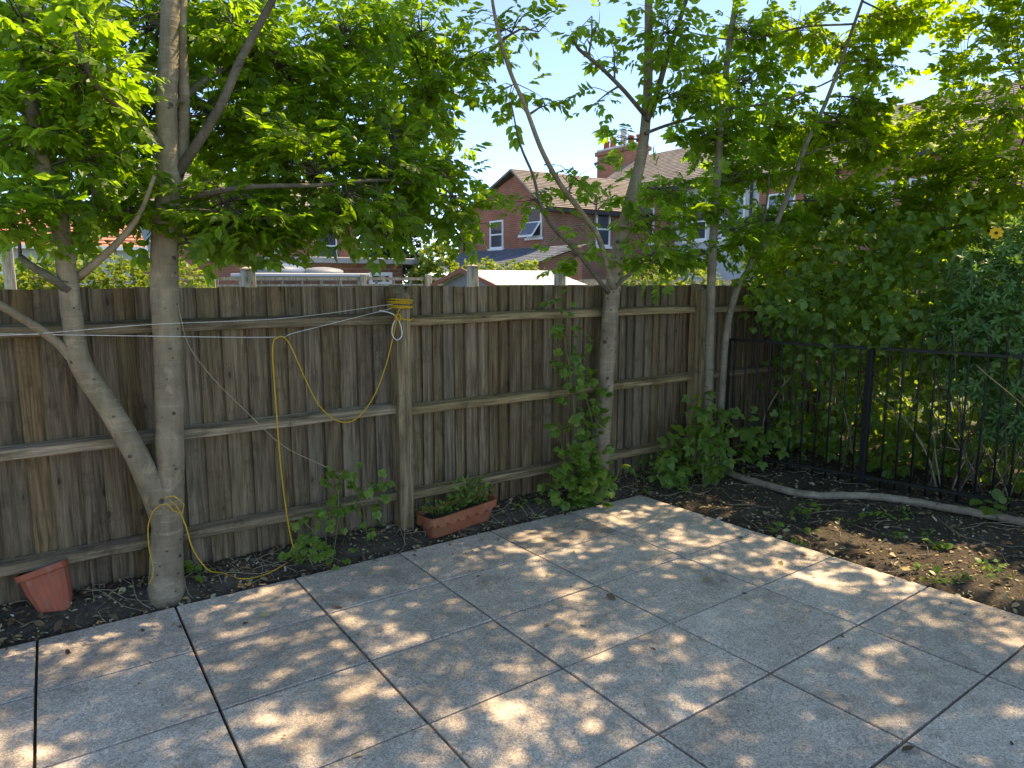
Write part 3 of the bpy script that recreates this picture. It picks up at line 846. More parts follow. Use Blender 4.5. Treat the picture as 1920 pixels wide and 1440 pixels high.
t4.limb(pxl([(1346, 905), (1350, 800), (1356, 690), (1364, 610), (1384, 540), (1420, 480), (1455, 420), (1485, 345), (1512, 270), (1545, 200), (1572, 130), (1600, 50), (1635, -60), (1680, -260)], [-.02, -.02, -.02, -.03, -.05, -.08, -.1, -.12, -.15, -.18, -.2, -.25, -.3, -.4]),
        [.034, .032, .031, .030, .028, .026, .024, .022, .020, .018, .016, .014, .011, .006], 'trunk', 'bark_dark', 12, .08)
t4.limb(pxl([(1600, 45), (1510, 50), (1440, 66), (1370, 74), (1290, 60)], [-.25, -.2, -.15, -.1, -.05]), [.010, .009, .008, .007, .004], 'branch', 'twig', 7)
t4.limb(pxl([(1400, 505), (1425, 440), (1440, 360), (1445, 280)], [-.06, -.1, -.1, -.1]), [.014, .011, .009, .005], 'branch', 'twig', 7)
t4.dens = 3.6
for (a, b, Y, rx, ry, rz, n) in [
    (1490, 60, .0, .35, .35, .22, 9), (1580, 90, -.1, .32, .3, .22, 8), (1650, 40, -.2, .3, .3, .2, 7), (1490, 320, .0, .3, .3, .22, 8), (1580, 240, -.1, .3, .3, .22, 7), (1660, 130, -.2, .25, .3, .15, 5), (1720, 30, -.3, .3, .3, .16, 6), (1620, 190, -.2, .22, .25, .15, 5), (1420, 520, -.1, .2, .2, .14, 4),
    (1560, 380, .0, .3, .3, .2, 7), (1640, 300, -.2, .28, .3, .18, 5), (1530, 250, .2, .3, .3, .2, 7), (1620, 240, .1, .28, .3, .18, 6), (1700, 250, .0, .28, .3, .18, 6)]:
    t4.cluster(at_y(a, b, Y), (rx, ry, rz), n, size=(.12, .205), gap=.045)
t4.dens = 4.2
for c, r, n in [((2.4, -1.2, 4.6), (1.1, 1.1, .7), 26), ((2.2, -2.6, 4.8), (1.1, 1.0, .6), 26), ((.9, -2.9, 5.2), (1.0, .9, .6), 20), ((1.7, -3.5, 5.2), (1.0, .8, .6), 22), ((.3, -3.6, 5.5), (1.0, .8, .6), 18), ((2.9, -3.5, 4.6), (1.0, .8, .6), 20)]:
    t4.cluster(c, r, n, length=(.35, .7), size=(.11, .19), gap=.045)
t4.finish('compound', 'leaf_low', 230)

# ------------------------------------------------------------------ hedge behind the railing
def hedge_mass(pl, boxes, size, per, gapless=True):
    """leaves through ellipsoidal volumes: c, r, n"""
    for c, r, n in boxes:
        q = unit(n) * (rng.uniform(.25, 1, (n, 1)) ** .5) * np.asarray(r) + np.asarray(c)
        D = unit(n) * .8 + (q - np.asarray(c)) / np.asarray(r) * .7; D[:, 2] -= .25
        N = np.array([-.25, -.35, .75]) + rng.normal(0, .45, (n, 3))
        pl.pos.append(q); pl.D.append(D); pl.N.append(N); pl.S.append(rng.uniform(*size, n))
def stems(pl, n, x0, x1, y0, y1, h, r=.006, lean=.35):
    for _ in range(n):
        a = np.array([rng.uniform(x0, x1), rng.uniform(y0, y1), 0.0])
        hh = rng.uniform(*h); b = a + np.array([rng.normal(0, lean), rng.normal(0, lean), hh])
        m = (a + b) / 2 + rng.normal(0, .12, 3)
        pl.tw.append(spline([a, m, b], [r, r * .8, r * .4], .12))

hb = Plant('bramble_hedge', (2.2, -.6, 0), 'dense broad-leaved bramble hedge growing through and over the black railing', 'hedge')
stems(hb, 70, 1.7, 2.8, -2.6, .4, (.8, 2.0), .006)
hedge_mass(hb, [((1.95, -.3, 1.55), (.35, .55, .32), 230), ((2.0, -1.0, 1.55), (.36, .55, .34), 260), ((2.05, -1.5, 1.35), (.3, .4, .35), 160),
                ((2.1, -.5, 2.0), (.45, .6, .35), 240), ((2.3, -1.2, 2.05), (.45, .6, .35), 220), ((1.62, -.75, 1.28), (.16, .5, .18), 110), ((1.5, -.2, 1.45), (.2, .35, .25), 110), ((1.8, -1.3, 1.25), (.15, .4, .2), 80), ((1.85, -1.75, 1.2), (.12, .35, .16), 60), ((1.55, -.55, 1.05), (.08, .35, .15), 40), ((2.4, -.3, 1.3), (.4, .6, .5), 240), ((2.5, -1.3, 1.3), (.4, .6, .5), 260), ((2.9, -.5, .8), (.4, .8, .8), 420), ((2.3, -.6, .25), (.5, 1.0, .25), 340), ((2.6, -1.9, .3), (.5, 1.0, .3), 380), ((3.4, -1.2, .5), (.5, 1.4, .5), 420), ((3.0, -1.8, .8), (.4, .8, .8), 300),
                ((2.2, -.2, .7), (.4, .7, .5), 260), ((2.4, -1.2, .7), (.4, .7, .55), 240), ((2.6, -2.1, .8), (.35, .6, .6), 200)], (.06, .12), 1)
hb.finish('trifoliate', 'bramble', 300)

hs = Plant('evergreen_shrub', (2.15, -2.0, 0), 'blue-green shrub with star-shaped leaf whorls at the right edge', 'shrub')
stems(hs, 40, 2.0, 2.5, -2.6, -1.4, (.8, 1.8), .007, .25)
hedge_mass(hs, [(at_x(1860, 520, 2.0), (.30, .30, .28), 260), (at_x(1900, 620, 2.0), (.3, .3, .3), 280), (at_x(1810, 610, 1.95), (.24, .26, .22), 190), (at_x(1920, 760, 2.0), (.28, .28, .28), 200), (at_x(1830, 710, 1.9), (.2, .22, .16), 80), (at_x(1950, 480, 2.2), (.35, .35, .35), 240), (at_x(1885, 800, 1.9), (.14, .2, .14), 40)], (.065, .105), 1)
hs.finish('rosette', 'rosette', 300)

ht = Plant('hedge_tree', (3.3, .3, 0), 'sunlit yellow-green bushy tree behind the bramble hedge', 'tree')
for a, b in (((3.3, .3), (2.9, .6)), ((3.4, .1), (3.6, -.6)), ((3.2, .3), (3.3, 1.1)), ((3.5, -.3), (3.3, -1.3)), ((3.6, -1), (3.5, -2.1))):
    ht.limb([(a[0], a[1], 0), ((a[0] + b[0]) / 2, (a[1] + b[1]) / 2, 1.3), (b[0], b[1], 3.0)], [.04, .03, .008], 'branch', 'twig', 7)
ht.dens = 1.9
for (a, b, X, r, n) in [(1800, 330, 2.9, .42, 14), (1880, 210, 2.9, .4, 14), (1870, 90, 3.0, .4, 12), (1790, 130, 3.2, .32, 8), (1740, 215, 3.3, .3, 8), (1820, 40, 3.2, .3, 7), (1910, 20, 3.0, .3, 7), (1790, 240, 3.2, .36, 10), (1700, 370, 2.9, .42, 14), (1905, 330, 2.7, .35, 10), (1600, 420, 2.7, .42, 14), (1520, 460, 2.6, .4, 13), (1680, 260, 3.2, .3, 8), (1560, 330, 3.0, .38, 10), (1450, 500, 2.6, .35, 10), (1760, 430, 2.6, .4, 12), (1640, 500, 2.4, .35, 10)]:
    ht.cluster(at_x(a, b, X), (r, r, r * .9), n, size=(.12, .21), length=(.25, .5), gap=.045)
for c, r, n in [((2.9, .5, 2.1), (.6, .6, .55), 26), ((3.2, -.5, 2.4), (.6, .7, .5), 28), ((3.3, -1.4, 2.5), (.6, .6, .5), 26), ((3.3, -2.2, 2.7), (.6, .6, .5), 22), ((3.4, .9, 1.5), (.7, .6, .5), 18), ((3.2, -.3, 1.5), (.6, .7, .5), 20), ((3.3, -1.3, 1.5), (.6, .7, .5), 18), ((3.4, -2.1, 1.8), (.6, .6, .5), 18), ((3.5, -1.7, 3.2), (.5, .5, .4), 12), ((3.3, -2.6, 3.3), (.5, .5, .45), 16)]:
    ht.cluster(c, r, n, size=(.13, .23), length=(.3, .6), gap=.05)
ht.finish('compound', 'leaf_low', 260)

# yellow flower on the shrub
fp = at_x(1868, 437, 1.86)
fl = empty('yellow_flower', fp); tag(fl, 'single small yellow daisy-like flower on top of the blue-green shrub', 'flower')
n_ = CAM - fp; n_ /= np.linalg.norm(n_); n_ = n_ + np.array([0, 0, .3]); n_ /= np.linalg.norm(n_)
sx = np.cross(n_, (0, 0, 1)); sx /= np.linalg.norm(sx); sy = np.cross(n_, sx)
for k in range(8):
    a = k * math.pi / 4 + .2
    d = sx * math.cos(a) + sy * math.sin(a) + n_ * .15
    V, Fs = leaflet(fp, d, n_, .047, .028, .1, .1, shape=[(0, .15), (.5, .5), (.85, .4), (1, 0)])
    part('petal', V, Fs, M['flower'], fl)
V, Fs = tube([fp - n_ * .004, fp + n_ * .006, fp + n_ * .01], [.012, .012, .006], 8); part('flower_centre', V, Fs, M['flower_eye'], fl, True)
V, Fs = tube([fp, fp + np.array([.03, .02, -.15]), fp + np.array([.05, .02, -.35])], [.003, .003, .003], 5); part('stem', V, Fs, M['green_stem'], fl, True)

# ------------------------------------------------------------------ fallen branch along the railing
lp = []
for a, b in [(1338, 878), (1380, 893), (1440, 911), (1510, 928), (1580, 932), (1650, 936), (1740, 950), (1830, 968), (1920, 986), (2050, 1012)]:
    p = at_z(a, b, .06); lp.append((p[0], p[1], float(soil_z(np.array(p[0]), np.array(p[1]))) + .034))
P, R = spline(lp, [.027, .028, .029, .030, .030, .030, .030, .030, .030, .029], .05)
P = P + rng.normal(0, .0025, P.shape)
V, Fs = tube(P, R, 12, .05)
lb = empty('fallen_branch', (1.36, -.95, 0)); tag(lb, 'long bare grey branch lying on the soil along the railing', 'branch')
part('stem', V, Fs, M['log'], lb, True)
for k in range(10, len(P) - 6, 14):
    d = unit(1)[0]; d[2] = abs(d[2]) + .4; d /= np.linalg.norm(d)
    V, Fs = tube([P[k], P[k] + d * .035, P[k] + d * .042], [.010, .007, .004], 6); part('knot', V, Fs, M['twig'], lb, True)

# ------------------------------------------------------------------ pots
def flower_pot():
    n = 40; tops = []
    W0, W1, H = 0.075, 0.125, 0.235
    def ring(w, z, flute=0.0, rnd=5.0):
        out = []
        for k in range(n):
            a = 2 * math.pi * k / n + math.pi / 4
            c, s_ = math.cos(a), math.sin(a)
            rr = w / (abs(c) ** rnd + abs(s_) ** rnd) ** (1 / rnd)
            rr *= 1 - flute * (0.5 + 0.5 * math.cos(k * math.pi))
            out.append((rr * c * 1.12, rr * s_ * .92, z))
        return out
    rings = [ring(W0 * .96, 0), ring(W0, .004, .03), ring(W0 + .035, H * .62, .045), ring(W1 - .008, H * .86, .04), ring(W1 - .004, H * .88), ring(W1 + .006, H * .885), ring(W1 + .010, H), ring(W1 + .002, H), ring(W1 - .006, H * .95), ring(W0 - .004, .012)]
    V = [p for r in rings for p in r]; Fs = []
    for i in range(len(rings) - 1):
        for k in range(n):
            k2 = (k + 1) % n
            Fs.append((i * n + k, i * n + k2, i * n + n + k2, i * n + n + k))
    Fs.append(tuple(range(n))[::-1]); Fs.append(tuple((len(rings) - 1) * n + k for k in range(n)))
    return V, Fs
V, Fs = flower_pot()
pp = at_z(112, 1160, 0.0)
pot = link('flower_pot', new_mesh('flower_pot', V, Fs), M['pot_red'])
pot.location = (pp[0], pp[1] + .02, .015); pot.rotation_euler = (math.radians(-13), math.radians(-14), math.radians(-8)); pot.scale = (.78, .78, 1.12)
tag(pot, 'empty tilted red plastic flower pot with fluted sides at the far left', 'flower pot')

def trough():
    L, Wd, H = 0.60, 0.20, 0.155; n = 96; rings = []
    def ring(l, w, z, wave=0.0, rnd=7.0):
        out = []
        for k in range(n):
            a = 2 * math.pi * k / n; c, s_ = math.cos(a), math.sin(a)
            rr = 1 / (abs(c) ** rnd + abs(s_) ** rnd) ** (1 / rnd)
            x_, y_ = rr * c * l / 2, rr * s_ * w / 2
            zz = z
            if wave: zz = z + wave * abs(math.sin((x_ if abs(s_) > abs(c) * .9 else y_) / 0.085 * math.pi))
            out.append((x_, y_, zz))
        return out
    rings = [ring(L - .09, Wd - .07, 0), ring(L - .085, Wd - .065, .004), ring(L - .03, Wd - .025, H * .80), ring(L - .004, Wd - .002, H * .70, -.032), ring(L + .002, Wd + .004, H * .72, -.032), ring(L, Wd, H * .96), ring(L + .006, Wd + .006, H), ring(L - .012, Wd - .012, H), ring(L - .03, Wd - .03, H * .8)]
    V = [p for r in rings for p in r]; Fs = []
    for i in range(len(rings) - 1):
        for k in range(n):
            k2 = (k + 1) % n; Fs.append((i * n + k, i * n + k2, i * n + n + k2, i * n + n + k))
    Fs.append(tuple(range(n))[::-1])
    Vs = [ (p[0], p[1], H * .8 + .004 * math.sin(p[0] * 60)) for p in ring(L - .03, Wd - .03, H * .8)]
    return V, Fs, Vs
V, Fs, Vs = trough()
ta, tb = at_z(800, 992, 0.02), at_z(917, 955, 0.02)
tc_ = np.array([-1.625, .085, 0.03]); ang = math.radians(9)
tr = empty('planter_trough', tc_); tag(tr, 'long terracotta window-box trough with scalloped rim beside the fence post', 'planter')
tr.rotation_euler = (math.radians(2), math.radians(-2), ang)
link('trough_body', new_mesh('trough_body', V, Fs, False), M['terracotta'], tr)
link('potting_soil', new_mesh('potting_soil', Vs, [tuple(range(len(Vs)))]), M['soil'], tr)

# ------------------------------------------------------------------ ropes and lines
def rope(name, pts, r, mat, label, cat, step=.02, group=None):
    P, R = spline(pts, [r] * len(pts), step)
    V, Fs = tube(P, R, 7)
    o0 = np.array(pts[0])
    o = link(name, new_mesh(name, V - o0, Fs, True), M[mat], None, o0)
    return tag(o, label, cat, group)
py0 = YF - .135
tie = np.array([-1.985, py0 - .008, 1.545])
rope('washing_line', [at_y(-300, 622, .02), at_y(0, 626, .02), at_y(270, 630, -.02), at_y(512, 632, .02), at_y(560, 622, .05), at_y(735, 578, py0 - .006)], .0018, 'line', 'pale washing line, the lower one, carrying the hanging yellow rope', 'washing line')
rope('washing_line', [at_y(-300, 634, .03), at_y(0, 629, .03), at_y(140, 620, -.045), at_y(290, 608, -.03), at_y(540, 596, .05), at_y(738, 570, py0 - .004)], .0015, 'line', 'pale green washing line, the upper one, rising to the post top', 'washing line')
wr = empty('yellow_rope', (-1.985, py0, 0)); tag(wr, 'thin yellow rope tied round the post, looping down and along the soil to the tree', 'rope')
pts = []
wz = 1.60
for k in range(5):                                            # coils round the post
    z = wz - k * .011 + rng.uniform(-.009, .009); e = .007 + rng.uniform(0, .005)
    x0, x1, ya, yb = -2.035 - e, -1.937 + e, YF - .135 - e, YF - .03
    j_ = rng.uniform(-.008, .008, 3)
    pts += [(x0, yb, z), (x0, ya, z - .003 + j_[0]), (x1, ya, z - .006 + j_[1]), (x1, yb, z - .008 + j_[2])]
P, R = spline(pts, [.0045] * len(pts), .03); V, Fs = tube(P, R, 6); part('coil', V, Fs, M['yellow_rope'], wr, True)
kn = np.array([-2.045, py0 - .03, 1.495])
hang = [np.array([-2.0, py0 - .012, 1.57]), np.array([-2.03, py0 - .02, 1.53]), kn] + [at_y(a, b, Y) for a, b, Y in
       [(735, 640, .10), (722, 690, .10), (700, 745, .09), (672, 782, .08), (648, 792, .07), (622, 783, .06), (595, 755, .05), (570, 705, .03), (548, 655, .02), (535, 634, .012)]]
hang += [at_y(526, 630, .012), at_y(514, 636, .008)] + [at_y(a, b, .0) for a, b in [(511, 660), (514, 710), (519, 780), (525, 860), (533, 930), (542, 990), (552, 1030)]]
gz = lambda a, b: np.array([*at_z(a, b, .02)[:2], soil_z(*[np.array(t) for t in at_z(a, b, .02)[:2]]) + .008])
hang += [gz(566, 1050), gz(545, 1062), gz(500, 1078), gz(455, 1088), gz(420, 1088), at_y(390, 1068, -.06), at_y(362, 1030, -.06), at_y(348, 985, -.04), at_y(332, 950, -.02), at_y(318, 938, -.03)]
P, R = spline(hang, [.0040] * len(hang), .025); V, Fs = tube(P, R, 6); part('strand', V, Fs, M['yellow_rope'], wr, True)
lo = [at_y(306, 934, -.04), at_y(325, 930, -.06), at_y(345, 946, -.06), at_y(342, 962, -.06), at_y(325, 958, -.06), at_y(312, 945, -.05), at_y(290, 955, -.02), at_y(278, 985, .0), at_y(280, 1030, -.02), at_y(288, 1070, -.03), at_y(280, 1095, -.05)]
P, R = spline(lo, [.0032] * len(lo), .025); V, Fs = tube(P, R, 6); part('strand', V, Fs, M['yellow_rope'], wr, True)
for k in range(3):
    a = k * 2.0
    lo = [kn + np.array([.018 * math.cos(a + t), -.012 + .012 * math.sin(2 * t), .02 * math.sin(a + t)]) for t in np.linspace(0, 5.5, 8)]
    P, R = spline(lo, [.0045] * 8, .01); V, Fs = tube(P, R, 6); part('knot', V, Fs, M['yellow_rope'], wr, True)
e_ = [kn, kn + np.array([.05, -.02, -.015]), kn + np.array([.085, -.02, -.02]), kn + np.array([.105, -.02, -.005])]
P, R = spline(e_, [.0045] * 4, .01); V, Fs = tube(P, R, 6); part('strand', V, Fs, M['yellow_rope'], wr, True)
gl = [kn, kn + np.array([-.035, -.01, -.05]), kn + np.array([-.04, -.01, -.11]), kn + np.array([-.01, -.012, -.145]), kn + np.array([.025, -.012, -.12]), kn + np.array([.022, -.01, -.06]), kn, kn + np.array([-.05, .0, .03]), kn + np.array([-.11, .02, .045])]
rope('cord_loop', gl, .0038, 'line', 'loose grey cord loop hanging from the knot on the post', 'cord')

# ------------------------------------------------------------------ small plants
def ground_at(a, b):
    p = at_z(a, b, .02); p[2] = float(soil_z(np.array(p[0]), np.array(p[1]))); return p
cl = Plant('climbing_plant', at_z(1090, 915, .02), 'tall leafy climber standing against the fence in front of the middle tree', 'climber')
clp = pxl([(1095, 930), (1090, 850), (1078, 780), (1068, 690), (1055, 620), (1050, 560)], [.0, .02, .05, .08, .10, .12])
cl.tw.append(spline(clp, [.006, .0055, .005, .004, .003, .002], .06))
cl.tw.append(spline(pxl([(1110, 930), (1115, 850), (1110, 790), (1095, 730)], -.03), [.005, .004, .003, .002], .06))
cl.tw.append(spline(pxl([(1080, 930), (1060, 870), (1050, 820)], -.03), [.004, .003, .002], .06))
def leafy(pl, a, b, Y, spread, n, size):
    c = at_y(a, b, Y)
    q = c + rng.normal(0, 1, (n, 3)) * np.array([spread, spread * .7, spread * .8])
    q[:, 1] = np.minimum(q[:, 1], YF - .1)
    D = rng.normal(0, .7, (n, 3)) + (q - c) / spread * .5; D[:, 1] -= .35; D[:, 2] -= .1
    N = np.array([-.1, -.45, .8]) + rng.normal(0, .3, (n, 3))
    pl.pos.append(q); pl.D.append(D); pl.N.append(N); pl.S.append(rng.uniform(*size, n))
for a, b, n, sp in [(1055, 575, 3, .05), (1035, 625, 3, .05), (1085, 630, 2, .04), (1090, 660, 3, .05), (1050, 680, 4, .05), (1085, 700, 3, .05), (1105, 715, 4, .05), (1060, 740, 4, .05), (1110, 760, 4, .05), (1050, 800, 4, .05),
                    (1110, 790, 8, .06), (1095, 830, 10, .07), (1075, 865, 12, .08), (1110, 870, 12, .07), (1090, 900, 16, .09), (1055, 900, 10, .06), (1125, 905, 12, .07), (1090, 925, 14, .09)]:
    leafy(cl, a, b, -.04 if b > 780 else .06, sp * 1.1, int(n * 2.0), (.08, .135))
cl.finish('lobed', 'weed', 300, 'green_stem')

cb_ = Plant('bramble_clump', ground_at(1310, 890), 'low bramble clump with broad leaves in the fence corner', 'bramble')
for a, b, n, sp, Y in [(1320, 760, 10, .07, -.1), (1350, 790, 14, .09, -.12), (1310, 810, 12, .08, -.12), (1390, 815, 12, .09, -.2), (1440, 810, 12, .09, -.3), (1340, 840, 14, .1, -.15), (1410, 850, 12, .09, -.25), (1480, 830, 8, .08, -.4), (1260, 850, 8, .07, -.05), (1290, 880, 16, .09, -.12), (1340, 890, 12, .08, -.2), (1250, 890, 10, .07, -.1)]:
    leafy(cb_, a, b, Y, sp * 1.1, int(n * 1.5), (.07, .13))
for _ in range(16):
    a = cb_.root.location; q0 = np.array([a[0] + rng.normal(0, .12), a[1] + rng.normal(0, .08), 0.0]); q1 = q0 + np.array([rng.normal(.1, .25), rng.normal(-.05, .15), rng.uniform(.15, .6)])
    cb_.tw.append(spline([q0, (q0 + q1) / 2 + np.array([0, 0, .08]), q1], [.004, .003, .0015], .06))
cb_.finish('trifoliate', 'bramble', 300, 'dry_stem')

gw = Plant('grassy_weed', ground_at(1265, 905), 'wispy green weeds with narrow leaves at the back corner of the patio', 'weed')
for _ in range(46):
    a, b = rng.uniform(1190, 1330), rng.uniform(885, 925); p = ground_at(a, b); h = rng.uniform(.08, .26)
    q1 = p + np.array([rng.normal(0, .07), rng.normal(0, .06), h])
    gw.twig(p, q1, .0018, True, (.035, .075), .025, .1, .1)
gw.finish('single', 'weed', 300, 'green_stem')

vp = Plant('young_vine', ground_at(640, 1020), 'bright young self-sown vine in front of the fence left of the post', 'vine')
for pts, Y in [([(625, 1045), (635, 960), (632, 900)], -.02), ([(690, 1020), (680, 950), (660, 910), (640, 890)], .02), ([(560, 1030), (600, 980), (650, 950)], -.02), ([(600, 1040), (590, 1000), (560, 970)], -.04)]:
    vp.tw.append(spline(pxl(pts, Y), [.003] * len(pts), .05))
for a, b, n, sp in [(640, 890, 7, .05), (625, 920, 3, .04), (680, 915, 5, .05), (715, 910, 5, .04), (705, 945, 5, .04), (660, 940, 4, .05), (610, 960, 3, .04), (575, 1030, 6, .05), (600, 1015, 5, .05), (620, 985, 3, .05), (550, 1035, 4, .04), (690, 990, 3, .05), (640, 1035, 4, .05), (560, 975, 2, .03)]:
    leafy(vp, a, b, -.02 if b < 980 else -.06, sp, int(n * 1.7), (.055, .095))
vp.finish('lobed', 'weed', 300, 'green_stem')
rope('dry_vine', pxl([(332, 560), (340, 600), (355, 650), (400, 710), (460, 770), (530, 835), (600, 870), (650, 895)], [.06, .06, .08, .10, .11, .11, .1, .05]), .0028, 'dry_stem', 'long dry vine stem slanting down across the fence boards', 'vine', .05)

twd = Plant('trough_weed', tc_, 'green weedy grass and dry stalks growing in the terracotta trough', 'weed')
for k in range(60):
    s_ = rng.uniform(-.26, .22); q0 = tc_ + np.array([s_ * math.cos(ang), s_ * math.sin(ang) + rng.uniform(-.05, .05), .125])
    h = rng.uniform(.03, .09) if s_ < -.05 else rng.uniform(.05, .2)
    q1 = q0 + np.array([rng.normal(0, .045), rng.normal(-.02, .03), h])
    twd.twig(q0, q1, .0016, True, (.03, .06), .02, .05, .1)
twd.finish('single', 'weed', 300, 'green_stem')

def sprout(a, b, label, n, spread, size, kind, h, group=None, mat='weed', name='seedling'):
    p = ground_at(a, b); pl = Plant(name, p, label, 'seedling')
    if group: pl.root['group'] = group
    for _ in range(n):
        q1 = p + np.array([rng.normal(0, spread), rng.normal(0, spread), rng.uniform(*h)])
        pl.tw.append((np.array([p, (p + q1) / 2 + np.array([0, 0, .01]), q1]), np.array([.0015, .0012, .001])))
        pl.pos.append(q1[None]); pl.D.append((np.array([q1[0] - p[0], q1[1] - p[1], .0])[None] * 4 + rng.normal(0, .3, (1, 3)))); pl.N.append(np.array([[-.1, -.2, 1.]]) + rng.normal(0, .2, (1, 3))); pl.S.append(rng.uniform(*size, 1))
    pl.finish(kind, mat, 300, 'green_stem')
sprout(1515, 975, 'bright green broad-lobed seedling in the right bed', 9, .05, (.05, .09), 'lobed', (.04, .10))
sprout(1455, 995, 'green lobed seedling beside the patio edge in the right bed', 7, .04, (.045, .07), 'lobed', (.03, .08))
sprout(1500, 1012, 'smaller seedling at the patio edge below the bright one', 5, .03, (.04, .06), 'lobed', (.02, .05))
sprout(960, 930, 'oval-leaved seedling right of the terracotta trough', 6, .04, (.06, .09), 'round', (.03, .09))
sprout(1005, 935, 'narrow-leaved seedling between the trough and the climber', 8, .05, (.06, .09), 'single', (.03, .08))
sprout(375, 1095, 'small round-leaved seedling just right of the forked tree', 6, .03, (.04, .06), 'round', (.02, .06))
sprout(160, 1085, 'thin green shoots growing behind the red flower pot', 9, .05, (.04, .07), 'single', (.05, .22))
sprout(365, 1060, 'sparse climbing shoots at the fence foot behind the forked tree', 10, .06, (.04, .06), 'round', (.05, .25))
sprout(1870, 985, 'leafy sprout by the fallen branch at the right edge', 9, .05, (.06, .1), 'round', (.04, .16), mat='bramble')
sprout(1180, 900, 'broad-leaved seedling between the middle tree and the corner weeds', 7, .04, (.06, .09), 'single', (.03, .09))
spots = []
for _ in range(60):
    if len(spots) >= 34: break
    if rng.rand() < .7:
        a, b = rng.uniform(1380, 1900), rng.uniform(960, 1140)
    else:
        a, b = rng.uniform(930, 1180), rng.uniform(925, 965)
    p = at_z(a, b, .02)
    if max(p[1] - y_back(p[0]), p[0] - x_side(p[1])) < .04 or p[1] > YF - .12: continue
    spots.append((a, b))
for a, b in spots:
    where = 'tiny weed seedling scattered on the dark soil of the right bed' if a > 1380 else 'tiny weed seedling on the soil at the fence foot right of the trough'
    sprout(a, b, where, int(rng.randint(4, 9)), .03, (.025, .05), ['single', 'lobed', 'round'][rng.randint(3)], (.01, .04), 'tiny weed seedlings in the right bed' if a > 1380 else 'tiny weed seedlings right of the trough')

# ------------------------------------------------------------------ leaf litter, chips, dry stalks
def litter_mat():
    m = Mat('dry_litter', 0.8, 0.2)
    g = m.node('ShaderNodeNewGeometry')
    c = m.ramp(g.outputs['Random Per Island'], [(0.0, (.07, .045, .028)), (.35, (.16, .10, .055)), (.6, (.27, .20, .12)), (.78, (.36, .26, .10)), (.9, (.50, .43, .32)), (1.0, (.22, .24, .07))])
    m.color(c); return m.m
M['litter'] = litter_mat()
def scatter(n, fn):
    pts = []
    while len(pts) < n:
        x_, y_ = fn()
        if max(y_ - y_back(x_), x_ - x_side(y_)) < (0.0 if rng.rand() > .03 else -.12): continue
        pts.append((x_, y_))
    P = np.array(pts); return P
Pa = scatter(4200, lambda: (rng.uniform(-5.4, 1.4), rng.uniform(-.1, .26)))
Pc = np.array([(x_, y_) for x_, y_ in zip(rng.uniform(-5, .1, 900), rng.uniform(-3.6, 0, 900)) if rng.rand() < .12 + .75 * math.exp(-(min(-y_, -x_ + .1)) / .18)])
Pb = scatter(6500, lambda: (rng.uniform(.0, 2.6), rng.uniform(-3.6, .25)))
P2 = np.vstack([Pa, Pb, Pc]); n = len(P2)
Z = np.maximum(soil_z(P2[:, 0], P2[:, 1]), -.0) + rng.uniform(.003, .010, n)
pos = np.column_stack([P2, Z])
D = unit(n); D[:, 2] *= .25; N = np.array([0, 0, 1.]) + rng.normal(0, .35, (n, 3))
S = rng.uniform(.012, .034, n) + (rng.rand(n) < .12) * rng.uniform(.02, .04, n)
Fm = frames(D, N) * S[:, None, None]; V, Fs = single(); V = np.array(V) * np.array([1.0, 1, 1]); Fs = np.array(Fs)
Wv = (np.einsum('nij,vj->nvi', Fm, V) + pos[:, None, :]).reshape(-1, 3)
T = (Fs[None] + (np.arange(n) * len(V))[:, None, None]).reshape(-1, 3)
lo_ = link('leaf_litter', tri_mesh('leaf_litter', Wv, T), M['litter'])
tag(lo_, 'brown and straw-coloured fallen leaves and chips on the dark soil', 'leaf litter', kind='stuff')
n = 420
zr = np.array([1.506, .914, .326])[rng.randint(0, 3, n)]
pos = np.column_stack([rng.uniform(-5, .84, n), rng.uniform(YF - .085, YF - .03, n), zr]); pos[:, 2] -= (YF - .0225 - pos[:, 1]) * .2; pos[:, 2] += rng.uniform(-.001, .012, n)
D = unit(n); D[:, 2] *= .2; Fm = frames(D, np.array([0, 0, 1.]) + rng.normal(0, .3, (n, 3))) * rng.uniform(.008, .02, n)[:, None, None]
V, Fs = single(); V = np.array(V); Fs = np.array(Fs)
rl = link('rail_debris', tri_mesh('rail_debris', (np.einsum('nij,vj->nvi', Fm, V) + pos[:, None, :]).reshape(-1, 3), (Fs[None] + (np.arange(n) * len(V))[:, None, None]).reshape(-1, 3)), M['litter'])
tag(rl, 'small fallen bits caught on top of the fence rails', 'leaf litter', kind='stuff')
VV, FF, n0 = [], [], 0
for _ in range(260):
    if rng.rand() < .35: x_, y_ = rng.uniform(-5, 1.2), rng.uniform(0.0, .2)
    else: x_, y_ = rng.uniform(.1, 2.6), rng.uniform(-3.4, .2)
    if max(y_ - y_back(x_), x_ - x_side(y_)) < .03: continue
    a = rng.uniform(0, 6.28); L = rng.uniform(.08, .4); d = np.array([math.cos(a), math.sin(a)])
    pts = []
    for t in (-.5, -.15, .2, .5):
        xy = np.array([x_, y_]) + d * L * t + rng.normal(0, .02, 2)
        if xy[1] > YF - .03: xy[1] = YF - .03
        pts.append((*xy, float(max(soil_z(np.array(xy[0]), np.array(xy[1])), 0.0)) + rng.uniform(.004, .03)))
    P, R = spline(pts, [.0022, .0022, .002, .001], .05); V, Fs = tube(P, R, 4); Fs = np.array(Fs)
    VV.append(V); FF.append(np.vstack([Fs[:, [0, 1, 2]], Fs[:, [0, 2, 3]]]) + n0); n0 += len(V)
ds = link('dry_stalks', tri_mesh('dry_stalks', np.vstack(VV), np.vstack(FF), True), M['dry_stem'])
tag(ds, 'thin dry twigs and stalks strewn over the soil', 'twigs', kind='stuff')
